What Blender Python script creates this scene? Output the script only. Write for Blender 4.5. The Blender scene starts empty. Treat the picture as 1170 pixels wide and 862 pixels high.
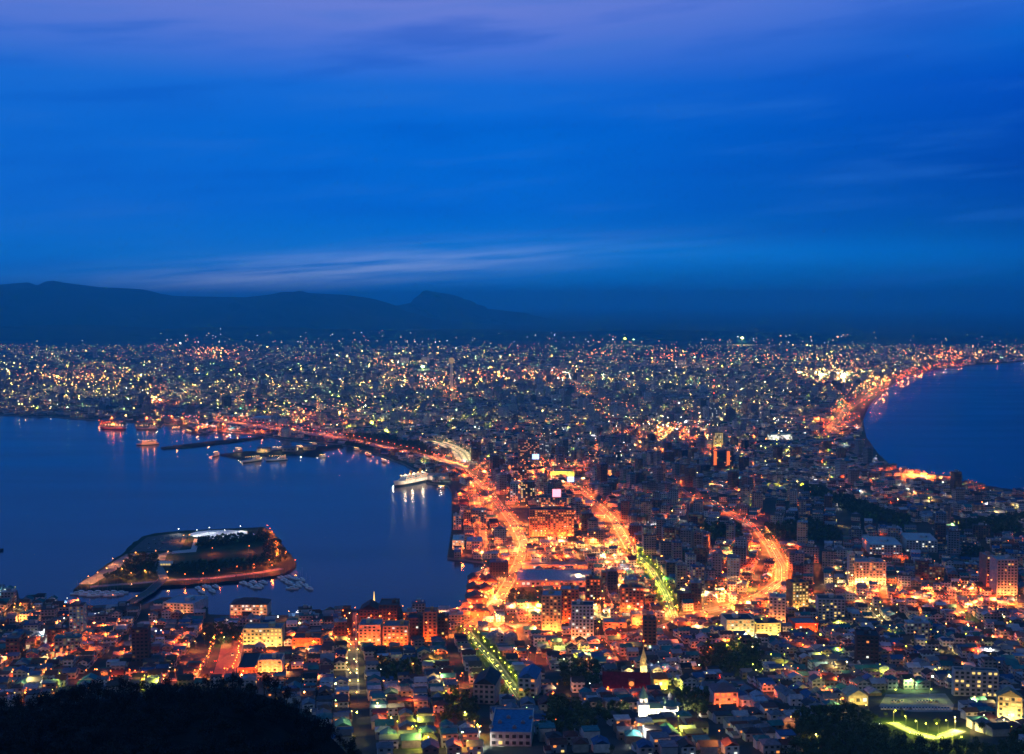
import bpy, bmesh, math, random
import numpy as np
from mathutils import Vector, Matrix
from mathutils.geometry import tessellate_polygon
random.seed(7)
RNG = np.random.default_rng(11)
R = math.radians
S = bpy.context.scene
COL = S.collection

# ------------------------------------------------------------------ camera
CAM_H, FPX, PITCH = 334.0, 1450.0, math.atan(86.0 / 1450.0)
cam = bpy.data.cameras.new('camera')
cam.sensor_width = 36.0
cam.lens = 36.0 * FPX / 1170.0
cam.clip_start, cam.clip_end = 1.0, 90000.0
camo = bpy.data.objects.new('camera', cam)
COL.objects.link(camo)
camo.location = (0, 0, CAM_H)
camo.rotation_euler = (R(90) - PITCH, 0, 0)
S.camera = camo

# ------------------------------------------------------------------ exposure
S.view_settings.view_transform = 'Standard'
S.view_settings.look = 'None'
S.view_settings.exposure = 0.0
S.view_settings.gamma = 1.0
S.cycles.use_denoising = True
S.cycles.max_bounces = 4
S.cycles.diffuse_bounces = 2
S.cycles.glossy_bounces = 2
S.cycles.transmission_bounces = 2
S.cycles.volume_bounces = 2
S.cycles.sample_clamp_indirect = 4.0
S.cycles.caustics_reflective = False
S.cycles.caustics_refractive = False
S.cycles.use_light_tree = True

# ------------------------------------------------------------------ world: dusk sky
W = bpy.data.worlds.new('World')
S.world = W
W.use_nodes = True
nt = W.node_tree
nt.nodes.clear()
def N(tree, typ, **kw):
    n = tree.nodes.new(typ)
    for k, v in kw.items():
        setattr(n, k, v)
    return n
def L(tree, a, b):
    tree.links.new(a, b)
def math_n(tree, op, a, b=None, c=None, clamp=False):
    n = N(tree, 'ShaderNodeMath', operation=op)
    n.use_clamp = clamp
    for i, v in enumerate((a, b, c)):
        if v is None: continue
        if isinstance(v, (int, float)): n.inputs[i].default_value = v
        else: L(tree, v, n.inputs[i])
    return n.outputs[0]
def mixc(tree, f, a, b, blend='MIX'):
    n = N(tree, 'ShaderNodeMix', data_type='RGBA', blend_type=blend)
    for i, v in ((0, f), (6, a), (7, b)):
        if isinstance(v, (int, float)): n.inputs[i].default_value = v
        elif isinstance(v, (tuple, list)): n.inputs[i].default_value = (*v[:3], 1)
        else: L(tree, v, n.inputs[i])
    return n.outputs[2]
def ramp(tree, f, stops, interp='EASE'):
    n = N(tree, 'ShaderNodeValToRGB')
    n.color_ramp.interpolation = interp
    el = n.color_ramp.elements
    while len(el) < len(stops): el.new(0.5)
    for e, (p, c) in zip(el, stops):
        e.position = p; e.color = (*c, 1)
    L(tree, f, n.inputs[0])
    return n.outputs[0]
def smooth(tree, x, a, b):
    n = N(tree, 'ShaderNodeMapRange', interpolation_type='SMOOTHSTEP')
    L(tree, x, n.inputs[0])
    n.inputs[1].default_value, n.inputs[2].default_value = a, b
    n.inputs[3].default_value, n.inputs[4].default_value = 0, 1
    return n.outputs[0]
tc = N(nt, 'ShaderNodeTexCoord')
sp = N(nt, 'ShaderNodeSeparateXYZ')
L(nt, tc.outputs['Generated'], sp.inputs[0])
X, Y, Z = sp.outputs
# elevation ramp (0..0.5 of sin elevation)
zs = math_n(nt, 'MULTIPLY', Z, 2.0, clamp=True)
baseL = ramp(nt, zs, [(0.00, (0.0, 0.26, 0.90)), (0.02, (0.0, 0.25, 0.88)), (0.076, (0.0, 0.205, 0.78)), (0.144, (0.0, 0.150, 0.72)),
                      (0.266, (0.0, 0.145, 0.71)), (0.33, (0.008, 0.155, 0.72)), (0.386, (0.055, 0.175, 0.71)), (0.444, (0.13, 0.215, 0.70)), (0.60, (0.008, 0.13, 0.58)), (1.00, (0.014, 0.13, 0.32))], 'LINEAR')
baseR = ramp(nt, zs, [(0.00, (0.0, 0.12, 0.42)), (0.02, (0.0, 0.12, 0.44)), (0.06, (0.0, 0.095, 0.42)), (0.20, (0.0, 0.058, 0.41)),
                      (0.32, (0.0, 0.075, 0.54)), (0.386, (0.0, 0.12, 0.63)), (0.444, (0.025, 0.155, 0.70)), (0.60, (0.006, 0.12, 0.54)), (1.00, (0.014, 0.13, 0.31))], 'LINEAR')
az = math_n(nt, 'ARCTAN2', X, Y)
rgt = N(nt, 'ShaderNodeMapRange'); L(nt, az, rgt.inputs[0]); rgt.inputs[1].default_value, rgt.inputs[2].default_value = 0.0, 0.40
base = mixc(nt, rgt.outputs[0], baseL, baseR)
lft = smooth(nt, math_n(nt, 'MULTIPLY', az, -1.0), 0.05, 0.40)
base = mixc(nt, math_n(nt, 'MULTIPLY', lft, 0.35), base, (0.012, 0.150, 0.63))
# soft stretched cloud noise
cv = N(nt, 'ShaderNodeCombineXYZ')
L(nt, math_n(nt, 'MULTIPLY', az, 3.2), cv.inputs[0])
L(nt, math_n(nt, 'ADD', math_n(nt, 'MULTIPLY', Z, 26.0), math_n(nt, 'MULTIPLY', az, -1.8)), cv.inputs[1])
no = N(nt, 'ShaderNodeTexNoise')
no.inputs['Scale'].default_value = 1.6
no.inputs['Detail'].default_value = 6
no.inputs['Roughness'].default_value = 0.5
L(nt, cv.outputs[0], no.inputs['Vector'])
nz = no.outputs['Fac']
# big purple veil at the top
top = smooth(nt, Z, 0.165, 0.225)
topf = math_n(nt, 'MULTIPLY', top, math_n(nt, 'SUBTRACT', 1.0, smooth(nt, az, -0.1, 0.36)))
veil = math_n(nt, 'MULTIPLY', topf, smooth(nt, nz, 0.32, 0.68))
base = mixc(nt, math_n(nt, 'MULTIPLY', veil, 0.55), base, (0.19, 0.24, 0.70))
# general broad streaks
br = smooth(nt, nz, 0.48, 0.75)
base = mixc(nt, math_n(nt, 'MULTIPLY', br, 0.42), base, (0.02, 0.17, 0.68))
dk = smooth(nt, nz, 0.50, 0.28)
base = mixc(nt, math_n(nt, 'MULTIPLY', dk, 0.36), base, (0.0, 0.085, 0.55))
# pale low cloud over the left of the ridge
cx = math_n(nt, 'DIVIDE', math_n(nt, 'SUBTRACT', az, -0.16), 0.17)
zc = math_n(nt, 'ADD', math_n(nt, 'MULTIPLY', az, 0.075), 0.0335)
cz = math_n(nt, 'DIVIDE', math_n(nt, 'SUBTRACT', Z, zc), 0.0125)
r2 = math_n(nt, 'ADD', math_n(nt, 'POWER', math_n(nt, 'ABSOLUTE', cx), 2.0), math_n(nt, 'POWER', math_n(nt, 'ABSOLUTE', cz), 2.0))
gz = math_n(nt, 'EXPONENT', math_n(nt, 'MULTIPLY', r2, -1.0))
cv2 = N(nt, 'ShaderNodeCombineXYZ')
L(nt, math_n(nt, 'MULTIPLY', az, 7.0), cv2.inputs[0])
L(nt, math_n(nt, 'ADD', math_n(nt, 'MULTIPLY', Z, 120.0), math_n(nt, 'MULTIPLY', az, -8.0)), cv2.inputs[1])
no2 = N(nt, 'ShaderNodeTexNoise')
no2.inputs['Scale'].default_value = 1.0
no2.inputs['Detail'].default_value = 5
L(nt, cv2.outputs[0], no2.inputs['Vector'])
cx3 = math_n(nt, 'DIVIDE', math_n(nt, 'SUBTRACT', az, 0.12), 0.28)
cz3 = math_n(nt, 'DIVIDE', math_n(nt, 'SUBTRACT', Z, 0.036), 0.012)
g3 = math_n(nt, 'EXPONENT', math_n(nt, 'MULTIPLY', math_n(nt, 'ADD', math_n(nt, 'POWER', math_n(nt, 'ABSOLUTE', cx3), 2.0), math_n(nt, 'POWER', math_n(nt, 'ABSOLUTE', cz3), 2.0)), -1.0))
base = mixc(nt, math_n(nt, 'MULTIPLY', g3, 0.65), base, (0.0, 0.25, 0.88))
cf = math_n(nt, 'MULTIPLY', gz, smooth(nt, no2.outputs['Fac'], 0.25, 0.7))
base = mixc(nt, math_n(nt, 'MULTIPLY', cf, 0.9), base, (0.42, 0.60, 1.1))
# unseen sky overhead and behind the viewer, darkened to cut fill on facing walls
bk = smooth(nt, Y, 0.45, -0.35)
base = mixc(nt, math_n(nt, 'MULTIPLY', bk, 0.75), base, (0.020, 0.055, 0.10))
# the physical sky for the last trace of daylight
SUN_EL, SUN_AZ = R(1.0), R(250.0)      # sun just down at the western horizon, behind left
sky = N(nt, 'ShaderNodeTexSky', sky_type='NISHITA')
sky.sun_disc = False
sky.sun_elevation = SUN_EL
sky.sun_rotation = SUN_AZ
bg1 = N(nt, 'ShaderNodeBackground'); bg1.inputs[1].default_value = 1.0
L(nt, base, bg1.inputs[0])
bg2 = N(nt, 'ShaderNodeBackground'); bg2.inputs[1].default_value = 0.0005
L(nt, sky.outputs[0], bg2.inputs[0])
ad = N(nt, 'ShaderNodeAddShader')
L(nt, bg1.outputs[0], ad.inputs[0]); L(nt, bg2.outputs[0], ad.inputs[1])
wo = N(nt, 'ShaderNodeOutputWorld')
L(nt, ad.outputs[0], wo.inputs[0])
W.cycles.sampling_method = 'MANUAL'
W.cycles.sample_map_resolution = 256

sun = bpy.data.lights.new('sun', 'SUN')
sun.energy = 0.22
sun.angle = R(20)
sun.color = (0.5, 0.62, 1.0)
suno = bpy.data.objects.new('sun', sun)
suno.rotation_euler = (R(66), 0, R(-40))
COL.objects.link(suno)

# ------------------------------------------------------------------ mapping between the photograph's geography and metres
def T(y):
    """height of the ground: flat isthmus, rising towards the mountain at the viewer"""
    if y >= 1280: return 2.5
    return 2.5 + 60.0 * ((1280.0 - max(y, 60.0)) / 480.0) ** 1.3
cp, spn = math.cos(PITCH), math.sin(PITCH)
def ray(px, py):
    c, d = (px - 585.0) / FPX, -(py - 431.0) / FPX
    return (c, cp + d * spn, -spn + d * cp)
def G(px, py):
    c, b, d = ray(px, py)
    z = 2.5
    for _ in range(30):
        t = (z - CAM_H) / d
        z = 0.5 * z + 0.5 * T(b * t)
    return (c * t, b * t)
def proj(x, y, z):
    z = z - CAM_H
    f = y * cp - z * spn
    u = y * spn + z * cp
    return 585.0 + FPX * x / f, 431.0 - FPX * u / f
def inpoly(P, poly):
    P = np.atleast_2d(np.asarray(P, float)); x, y = P[:, 0], P[:, 1]
    r = np.zeros(len(P), bool); n = len(poly); j = n - 1
    for i in range(n):
        xi, yi = poly[i]; xj, yj = poly[j]
        c = ((yi > y) != (yj > y)) & (x < (xj - xi) * (y - yi) / ((yj - yi) or 1e-9) + xi)
        r ^= c; j = i
    return r
def dist_line(P, line):
    P = np.atleast_2d(np.asarray(P, float)); best = np.full(len(P), 1e9)
    for a, b in zip(line[:-1], line[1:]):
        a, b = np.array(a), np.array(b); d = b - a
        t = np.clip(((P - a) @ d) / (d @ d), 0, 1)
        best = np.minimum(best, np.linalg.norm(P - a - t[:, None] * d, axis=1))
    return best

# ------------------------------------------------------------------ materials
def mat(name, col=(0.5, 0.5, 0.5), rough=0.7, metal=0.0, emit=None, es=0.0, noise=0.0, nscale=1.0, sampling=None, objcol=False, attr=None):
    m = bpy.data.materials.new(name); m.use_nodes = True
    t = m.node_tree; b = t.nodes['Principled BSDF']
    b.inputs['Roughness'].default_value = rough
    b.inputs['Specular IOR Level'].default_value = 0.5 if rough < .4 else 0.15
    b.inputs['Metallic'].default_value = metal
    b.inputs['Base Color'].default_value = (*col, 1)
    src = None
    if objcol:
        src = N(t, 'ShaderNodeObjectInfo').outputs['Color']
    if attr:
        src = N(t, 'ShaderNodeAttribute', attribute_name=attr).outputs['Color']
    if noise:
        g = N(t, 'ShaderNodeNewGeometry')
        nn = N(t, 'ShaderNodeTexNoise'); nn.inputs['Scale'].default_value = nscale; nn.inputs['Detail'].default_value = 5
        L(t, g.outputs['Position'], nn.inputs['Vector'])
        f = N(t, 'ShaderNodeMapRange'); L(t, nn.outputs['Fac'], f.inputs[0])
        f.inputs[1].default_value, f.inputs[2].default_value = 0.3, 0.7
        f.inputs[3].default_value, f.inputs[4].default_value = 1 - noise, 1 + noise * 0.6
        hs = N(t, 'ShaderNodeVectorMath', operation='SCALE')
        if src: L(t, src, hs.inputs[0])
        else: hs.inputs[0].default_value = col
        L(t, f.outputs[0], hs.inputs['Scale'])
        src = hs.outputs[0]
    if src: L(t, src, b.inputs['Base Color'])
    if emit:
        b.inputs['Emission Color'].default_value = (*emit, 1)
        b.inputs['Emission Strength'].default_value = es
    if sampling: m.cycles.emission_sampling = sampling
    return m

def wall_mat(name, source, near=False):
    """wall with rows of windows; some rooms are lit. UV runs in metres."""
    m = bpy.data.materials.new(name); m.use_nodes = True
    t = m.node_tree; b = t.nodes['Principled BSDF']; b.inputs['Roughness'].default_value = 0.75
    uv = N(t, 'ShaderNodeUVMap', uv_map='uv')
    s = N(t, 'ShaderNodeSeparateXYZ'); L(t, uv.outputs[0], s.inputs[0])
    cu = math_n(t, 'DIVIDE', s.outputs[0], 3.4); cv_ = math_n(t, 'DIVIDE', s.outputs[1], 3.1)
    fu, fv = math_n(t, 'FRACT', cu), math_n(t, 'FRACT', cv_)
    wu = math_n(t, 'LESS_THAN', math_n(t, 'ABSOLUTE', math_n(t, 'SUBTRACT', fu, 0.5)), 0.30)
    wv = math_n(t, 'LESS_THAN', math_n(t, 'ABSOLUTE', math_n(t, 'SUBTRACT', fv, 0.52)), 0.24)
    win = math_n(t, 'MULTIPLY', wu, wv)
    cc = N(t, 'ShaderNodeCombineXYZ')
    L(t, math_n(t, 'FLOOR', cu), cc.inputs[0]); L(t, math_n(t, 'FLOOR', cv_), cc.inputs[1])
    if source == 'attr':
        a = N(t, 'ShaderNodeAttribute', attribute_name='tint'); colr, alpha = a.outputs['Color'], a.outputs['Alpha']
    else:
        a = N(t, 'ShaderNodeObjectInfo'); colr, alpha = a.outputs['Color'], a.outputs['Alpha']
        L(t, math_n(t, 'MULTIPLY', a.outputs['Random'], 977.0), cc.inputs[2])
    wn = N(t, 'ShaderNodeTexWhiteNoise', noise_dimensions='3D'); L(t, cc.outputs[0], wn.inputs['Vector'])
    lit = math_n(t, 'MULTIPLY', win, math_n(t, 'LESS_THAN', wn.outputs['Value'], alpha))
    rc = N(t, 'ShaderNodeSeparateColor'); L(t, wn.outputs['Color'], rc.inputs[0])
    lc = ramp(t, rc.outputs[1], [(0.0, (1.0, 0.36, 0.09)), (0.3, (1.0, 0.62, 0.24)), (0.6, (1.0, 0.82, 0.42)), (0.82, (0.85, 0.95, 0.75)), (1.0, (0.7, 0.95, 1.0))], 'CONSTANT')
    gm = N(t, 'ShaderNodeNewGeometry')
    nn = N(t, 'ShaderNodeTexNoise'); nn.inputs['Scale'].default_value = 0.35; nn.inputs['Detail'].default_value = 4
    L(t, gm.outputs['Position'], nn.inputs['Vector'])
    dirt = N(t, 'ShaderNodeMapRange'); L(t, nn.outputs['Fac'], dirt.inputs[0])
    dirt.inputs[3].default_value, dirt.inputs[4].default_value = 0.65, 1.2
    hs = N(t, 'ShaderNodeVectorMath', operation='SCALE'); L(t, colr, hs.inputs[0]); L(t, dirt.outputs[0], hs.inputs['Scale'])
    L(t, mixc(t, win, hs.outputs[0], (0.03, 0.035, 0.045)), b.inputs['Base Color'])
    L(t, math_n(t, 'SUBTRACT', 0.8, math_n(t, 'MULTIPLY', win, 0.65)), b.inputs['Roughness'])
    L(t, lc, b.inputs['Emission Color'])
    L(t, math_n(t, 'MULTIPLY', lit, math_n(t, 'ADD', 0.12, math_n(t, 'MULTIPLY', math_n(t, 'POWER', rc.outputs[0], 3.0), 2.4))), b.inputs['Emission Strength'])
    m.cycles.emission_sampling = 'NONE'
    return m

M = {}
M['city_wall'] = wall_mat('city_wall', 'attr')
M['block_wall'] = wall_mat('block_wall', 'obj')
M['city_roof'] = mat('city_roof', attr='tint', rough=0.8, noise=0.3, nscale=0.15)
M['wall'] = mat('wall', objcol=True, rough=0.8, noise=0.3, nscale=0.4)
M['roof'] = mat('roof', objcol=True, rough=0.7, noise=0.35, nscale=0.5)
M['metal'] = mat('metal', (0.25, 0.26, 0.28), 0.5, 0.6)
M['dark'] = mat('dark', (0.03, 0.03, 0.035), 0.6)
M['concrete'] = mat('concrete', (0.32, 0.32, 0.32), 0.8, noise=0.3, nscale=0.3)
M['glass'] = mat('window_glass', (0.05, 0.05, 0.055), 0.12)
M['white'] = mat('white_paint', (0.75, 0.75, 0.74), 0.4, noise=0.15, nscale=0.5)
M['rubber'] = mat('rubber', (0.02, 0.02, 0.02), 0.8)
M['red_paint'] = mat('red_paint', (0.5, 0.05, 0.03), 0.5)
M['bark'] = mat('bark', (0.07, 0.05, 0.035), 0.9)
LIT = {'warm': (1.0, 0.30, 0.06), 'yellow': (1.0, 0.68, 0.19), 'white': (0.95, 0.97, 0.85), 'orange': (1.0, 0.135, 0.016), 'green': (0.55, 1.0, 0.35), 'red': (1.0, 0.06, 0.03), 'blue': (0.25, 0.45, 1.0), 'lime': (0.8, 0.85, 0.06), 'pink': (1.0, 0.2, 0.25), 'gold': (1.0, 0.52, 0.10), 'church': (1.0, .8, .5)}
for k, c in LIT.items():
    M['win_' + k] = mat('lit_window_' + k, (0.1, 0.1, 0.1), emit=c, es=1.3, sampling='NONE')
    M['lamp_' + k] = mat('lamp_' + k, (0.1, 0.1, 0.1), emit=c, es=22.0, sampling='NONE')
M['sign_white'] = mat('sign_white', (0.1, 0.1, 0.1), emit=(0.8, 0.85, 1.0), es=4, sampling='NONE')
def emit_attr(name, strength, sampling):
    m = bpy.data.materials.new(name); m.use_nodes = True; t = m.node_tree; b = t.nodes['Principled BSDF']
    b.inputs['Base Color'].default_value = (0.05, 0.05, 0.05, 1)
    a = N(t, 'ShaderNodeAttribute', attribute_name='tint')
    L(t, a.outputs['Color'], b.inputs['Emission Color'])
    st = math_n(t, 'MULTIPLY', a.outputs['Alpha'], strength)
    if sampling == 'FRONT':
        g_ = N(t, 'ShaderNodeNewGeometry'); st = math_n(t, 'MULTIPLY', st, math_n(t, 'SUBTRACT', 1.0, g_.outputs['Backfacing']))
    L(t, st, b.inputs['Emission Strength'])
    m.cycles.emission_sampling = sampling
    return m
M['lamp_far'] = emit_attr('far_lamp_glow', 1.0, 'FRONT')
M['lamp_dot'] = emit_attr('far_light_glow', 1.0, 'NONE')

def foliage_mat(name, c1, c2):
    m = bpy.data.materials.new(name); m.use_nodes = True; t = m.node_tree; b = t.nodes['Principled BSDF']
    b.inputs['Roughness'].default_value = 0.7
    g = N(t, 'ShaderNodeNewGeometry')
    L(t, mixc(t, g.outputs['Random Per Island'], c1, c2), b.inputs['Base Color'])
    return m
M['leaf'] = foliage_mat('leaf', (0.03, 0.055, 0.02), (0.085, 0.12, 0.04))
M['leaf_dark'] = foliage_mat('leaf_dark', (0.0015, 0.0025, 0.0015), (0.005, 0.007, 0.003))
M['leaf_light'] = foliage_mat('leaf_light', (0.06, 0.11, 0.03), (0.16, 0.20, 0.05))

# asphalt / ground / water
def ground_mat(name, a, b_, scale, rough=0.85):
    m = bpy.data.materials.new(name); m.use_nodes = True; t = m.node_tree; b = t.nodes['Principled BSDF']
    g = N(t, 'ShaderNodeNewGeometry')
    n1 = N(t, 'ShaderNodeTexNoise'); n1.inputs['Scale'].default_value = scale; n1.inputs['Detail'].default_value = 8; n1.inputs['Roughness'].default_value = 0.65
    L(t, g.outputs['Position'], n1.inputs['Vector'])
    L(t, ramp(t, n1.outputs['Fac'], [(0.32, a), (0.62, b_)], 'LINEAR'), b.inputs['Base Color'])
    b.inputs['Roughness'].default_value = rough; b.inputs['Specular IOR Level'].default_value = 0.12
    return m
M['ground'] = ground_mat('ground', (0.025, 0.03, 0.02), (0.075, 0.072, 0.07), 0.02)
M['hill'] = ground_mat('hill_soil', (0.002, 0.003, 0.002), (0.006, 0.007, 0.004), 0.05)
M['asphalt'] = ground_mat('asphalt', (0.08, 0.08, 0.085), (0.13, 0.13, 0.13), 0.5)
M['red_paving'] = ground_mat('red_paving', (0.22, 0.10, 0.07), (0.32, 0.17, 0.12), 0.4)
M['grass'] = ground_mat('grass', (0.012, 0.028, 0.01), (0.03, 0.05, 0.018), 0.06)
M['quay'] = ground_mat('quay_concrete', (0.16, 0.16, 0.16), (0.30, 0.30, 0.30), 0.08)
M['pale'] = ground_mat('pale_paving', (0.42, 0.42, 0.42), (0.55, 0.55, 0.55), 0.05)
M['plaza'] = ground_mat('plaza_paving', (0.74, 0.74, 0.8), (0.85, 0.85, 0.88), 0.02)
M['marking'] = mat('road_marking', (0.7, 0.7, 0.68), 0.7)
M['mountain'] = ground_mat('mountain_forest', (0.012, 0.022, 0.016), (0.035, 0.05, 0.03), 0.002)
mw = bpy.data.materials.new('sea_water'); mw.use_nodes = True
t = mw.node_tree; b = t.nodes['Principled BSDF']
b.inputs['Base Color'].default_value = (0.0, 0.022, 0.065, 1)
b.inputs['Roughness'].default_value = 0.16
b.inputs['IOR'].default_value = 1.25
b.inputs['Specular Tint'].default_value = (0.08, 0.62, 0.67, 1)
g = N(t, 'ShaderNodeNewGeometry')
mp = N(t, 'ShaderNodeMapping'); mp.inputs['Scale'].default_value = (0.22, 0.07, 0.2); mp.inputs['Rotation'].default_value = (0, 0, R(12))
L(t, g.outputs['Position'], mp.inputs['Vector'])
n1 = N(t, 'ShaderNodeTexNoise'); n1.inputs['Scale'].default_value = 1.0; n1.inputs['Detail'].default_value = 6
L(t, mp.outputs[0], n1.inputs['Vector'])
bp = N(t, 'ShaderNodeBump'); bp.inputs['Strength'].default_value = 0.5; bp.inputs['Distance'].default_value = 0.6
L(t, n1.outputs['Fac'], bp.inputs['Height']); L(t, bp.outputs[0], b.inputs['Normal'])
wp = N(t, 'ShaderNodeTexNoise'); wp.inputs['Scale'].default_value = 0.0035; wp.inputs['Detail'].default_value = 4
mp2 = N(t, 'ShaderNodeMapping'); mp2.inputs['Scale'].default_value = (0.5, 1.6, 1.0); L(t, g.outputs['Position'], mp2.inputs['Vector']); L(t, mp2.outputs[0], wp.inputs['Vector'])
wr = N(t, 'ShaderNodeMapRange'); L(t, wp.outputs['Fac'], wr.inputs[0]); wr.inputs[1].default_value, wr.inputs[2].default_value = .35, .65
wr.inputs[3].default_value, wr.inputs[4].default_value = 0.13, 0.21
L(t, wr.outputs[0], b.inputs['Roughness'])
M['water'] = mw

# ------------------------------------------------------------------ mesh builder
class MB:
    def __init__(s): s.v, s.f, s.m, s.uv, s.t = [], [], [], [], []
    def face(s, pts, m=0, uv=None, tint=(1, 1, 1, 0)):
        n = len(s.v); s.v.extend(pts); k = len(pts)
        s.f.append(tuple(range(n, n + k))); s.m.append(m)
        s.uv.extend(uv if uv else [(0, 0)] * k); s.t.extend([tint] * k)
    def box(s, x0, x1, y0, y1, z0, z1, m=0, tint=(1, 1, 1, 0), top=None, toptint=None, yaw=0.0, o=(0, 0, 0), bottom=True, uo=(0, 0)):
        c, d = math.cos(yaw), math.sin(yaw)
        def P(x, y, z): return (o[0] + c * x - d * y, o[1] + d * x + c * y, o[2] + z)
        w, l, h = x1 - x0, y1 - y0, z1 - z0; u, v = uo
        s.face([P(x0, y0, z0), P(x1, y0, z0), P(x1, y0, z1), P(x0, y0, z1)], m, [(u, v), (u + w, v), (u + w, v + h), (u, v + h)], tint)
        s.face([P(x1, y0, z0), P(x1, y1, z0), P(x1, y1, z1), P(x1, y0, z1)], m, [(u + 51, v), (u + 51 + l, v), (u + 51 + l, v + h), (u + 51, v + h)], tint)
        s.face([P(x1, y1, z0), P(x0, y1, z0), P(x0, y1, z1), P(x1, y1, z1)], m, [(u + 102, v), (u + 102 + w, v), (u + 102 + w, v + h), (u + 102, v + h)], tint)
        s.face([P(x0, y1, z0), P(x0, y0, z0), P(x0, y0, z1), P(x0, y1, z1)], m, [(u + 153, v), (u + 153 + l, v), (u + 153 + l, v + h), (u + 153, v + h)], tint)
        s.face([P(x0, y0, z1), P(x1, y0, z1), P(x1, y1, z1), P(x0, y1, z1)], m if top is None else top, None, toptint or tint)
        if bottom: s.face([P(x0, y1, z0), P(x1, y1, z0), P(x1, y0, z0), P(x0, y0, z0)], m if top is None else top, None, toptint or tint)
        return s
    def gable(s, x0, x1, y0, y1, z, h, m, tint, wm, wtint, yaw=0.0, o=(0, 0, 0), ov=0.5):
        """ridge along x"""
        c, d = math.cos(yaw), math.sin(yaw)
        def P(x, y, zz): return (o[0] + c * x - d * y, o[1] + d * x + c * y, o[2] + zz)
        ym = (y0 + y1) / 2; zo = z - h * ov / ((y1 - y0) / 2)
        for q in (0.0,):
            s.face([P(x0 - ov, y0 - ov, zo), P(x1 + ov, y0 - ov, zo), P(x1 + ov, ym, z + h), P(x0 - ov, ym, z + h)], m, None, tint)
            s.face([P(x1 + ov, y1 + ov, zo), P(x0 - ov, y1 + ov, zo), P(x0 - ov, ym, z + h), P(x1 + ov, ym, z + h)], m, None, tint)
        s.face([P(x0, y0, z), P(x0, ym, z + h - 0.05), P(x0, y1, z)], wm, None, (*wtint[:3], 0))
        s.face([P(x1, y0, z), P(x1, y1, z), P(x1, ym, z + h - 0.05)], wm, None, (*wtint[:3], 0))
    def cyl(s, x, y, z0, z1, r0, r1=None, n=10, m=0, cap=True, tint=(1, 1, 1, 0)):
        r1 = r0 if r1 is None else r1
        a = [(x + r0 * math.cos(2 * math.pi * i / n), y + r0 * math.sin(2 * math.pi * i / n), z0) for i in range(n)]
        c = [(x + r1 * math.cos(2 * math.pi * i / n), y + r1 * math.sin(2 * math.pi * i / n), z1) for i in range(n)]
        for i in range(n):
            j = (i + 1) % n
            s.face([a[i], a[j], c[j], c[i]], m, None, tint)
        if cap and r1 > 0: s.face(c, m, None, tint)
        return s
    def lathe(s, x, y, prof, n=12, m=0, tint=(1, 1, 1, 0)):
        for (r0, z0), (r1, z1) in zip(prof[:-1], prof[1:]):
            s.cyl(x, y, z0, z1, r0, r1, n, m, False, tint)
        return s
    def octa(s, x, y, z, r, m=0, tint=(1, 1, 1, 0)):
        p = [(x + r, y, z), (x, y + r, z), (x - r, y, z), (x, y - r, z)]
        for i in range(4):
            s.face([p[i], p[(i + 1) % 4], (x, y, z + r)], m, None, tint)
            s.face([p[(i + 1) % 4], p[i], (x, y, z - r)], m, None, tint)
        return s
    def mesh(s, name, mats):
        me = bpy.data.meshes.new(name)
        me.from_pydata(s.v, [], s.f)
        for m in mats: me.materials.append(m)
        me.polygons.foreach_set('material_index', s.m)
        ul = me.uv_layers.new(name='uv')
        ul.data.foreach_set('uv', np.array(s.uv, dtype=np.float32).ravel())
        ca = me.color_attributes.new('tint', 'FLOAT_COLOR', 'CORNER')
        ca.data.foreach_set('color', np.array(s.t, dtype=np.float32).ravel())
        me.update()
        return me
    def build(s, name, mats, parent=None, color=None):
        if not isinstance(mats, (list, tuple)): mats = [mats]
        return obj(name, s.mesh(name, mats), parent, color)
def obj(name, me, parent=None, color=None, loc=None):
    o = bpy.data.objects.new(name, me); COL.objects.link(o)
    if parent: o.parent = parent
    if color: o.color = (*color, 1) if len(color) == 3 else color
    if loc: o.location = loc
    return o
def tag(o, label=None, cat=None, group=None, kind=None):
    if label: o['label'] = label
    if cat: o['category'] = cat
    if group: o['group'] = group
    if kind: o['kind'] = kind
    return o
def empty(name, loc, rz=0.0, label=None, cat=None, group=None):
    o = bpy.data.objects.new(name, None); COL.objects.link(o)
    o.location = loc; o.rotation_euler = (0, 0, rz); o.empty_display_size = 1
    return tag(o, label, cat, group)
KIDS = {}
def kids(o):
    if o.name not in KIDS: KIDS[o.name] = list(o.children)
    return KIDS[o.name]
def dup(root, loc, rz=0.0, label=None, group=None, colors=None, scale=None, cat=None):
    r = root.copy(); COL.objects.link(r)
    r.location = loc; r.rotation_euler = (0, 0, rz)
    if label: r['label'] = label
    if group: r['group'] = group
    if cat: r['category'] = cat
    if scale: r.scale = scale
    for ch in kids(root):
        c = ch.copy(); COL.objects.link(c); c.parent = r
        nm = ch.name.split('.')[0]
        if colors and nm in colors: c.color = (*colors[nm], 1) if len(colors[nm]) == 3 else colors[nm]
        for g in kids(ch):
            d = g.copy(); COL.objects.link(d); d.parent = c
    return r
def struct(o): o['kind'] = 'structure'; return o
ORD = lambda n: {1: 'first', 2: 'second', 3: 'third', 4: 'fourth', 5: 'fifth', 6: 'sixth', 7: 'seventh', 8: 'eighth', 9: 'ninth', 10: 'tenth'}.get(n, f"{n}{'th' if 10 <= n % 100 <= 20 else {1: 'st', 2: 'nd', 3: 'rd'}.get(n % 10, 'th')}")

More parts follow.
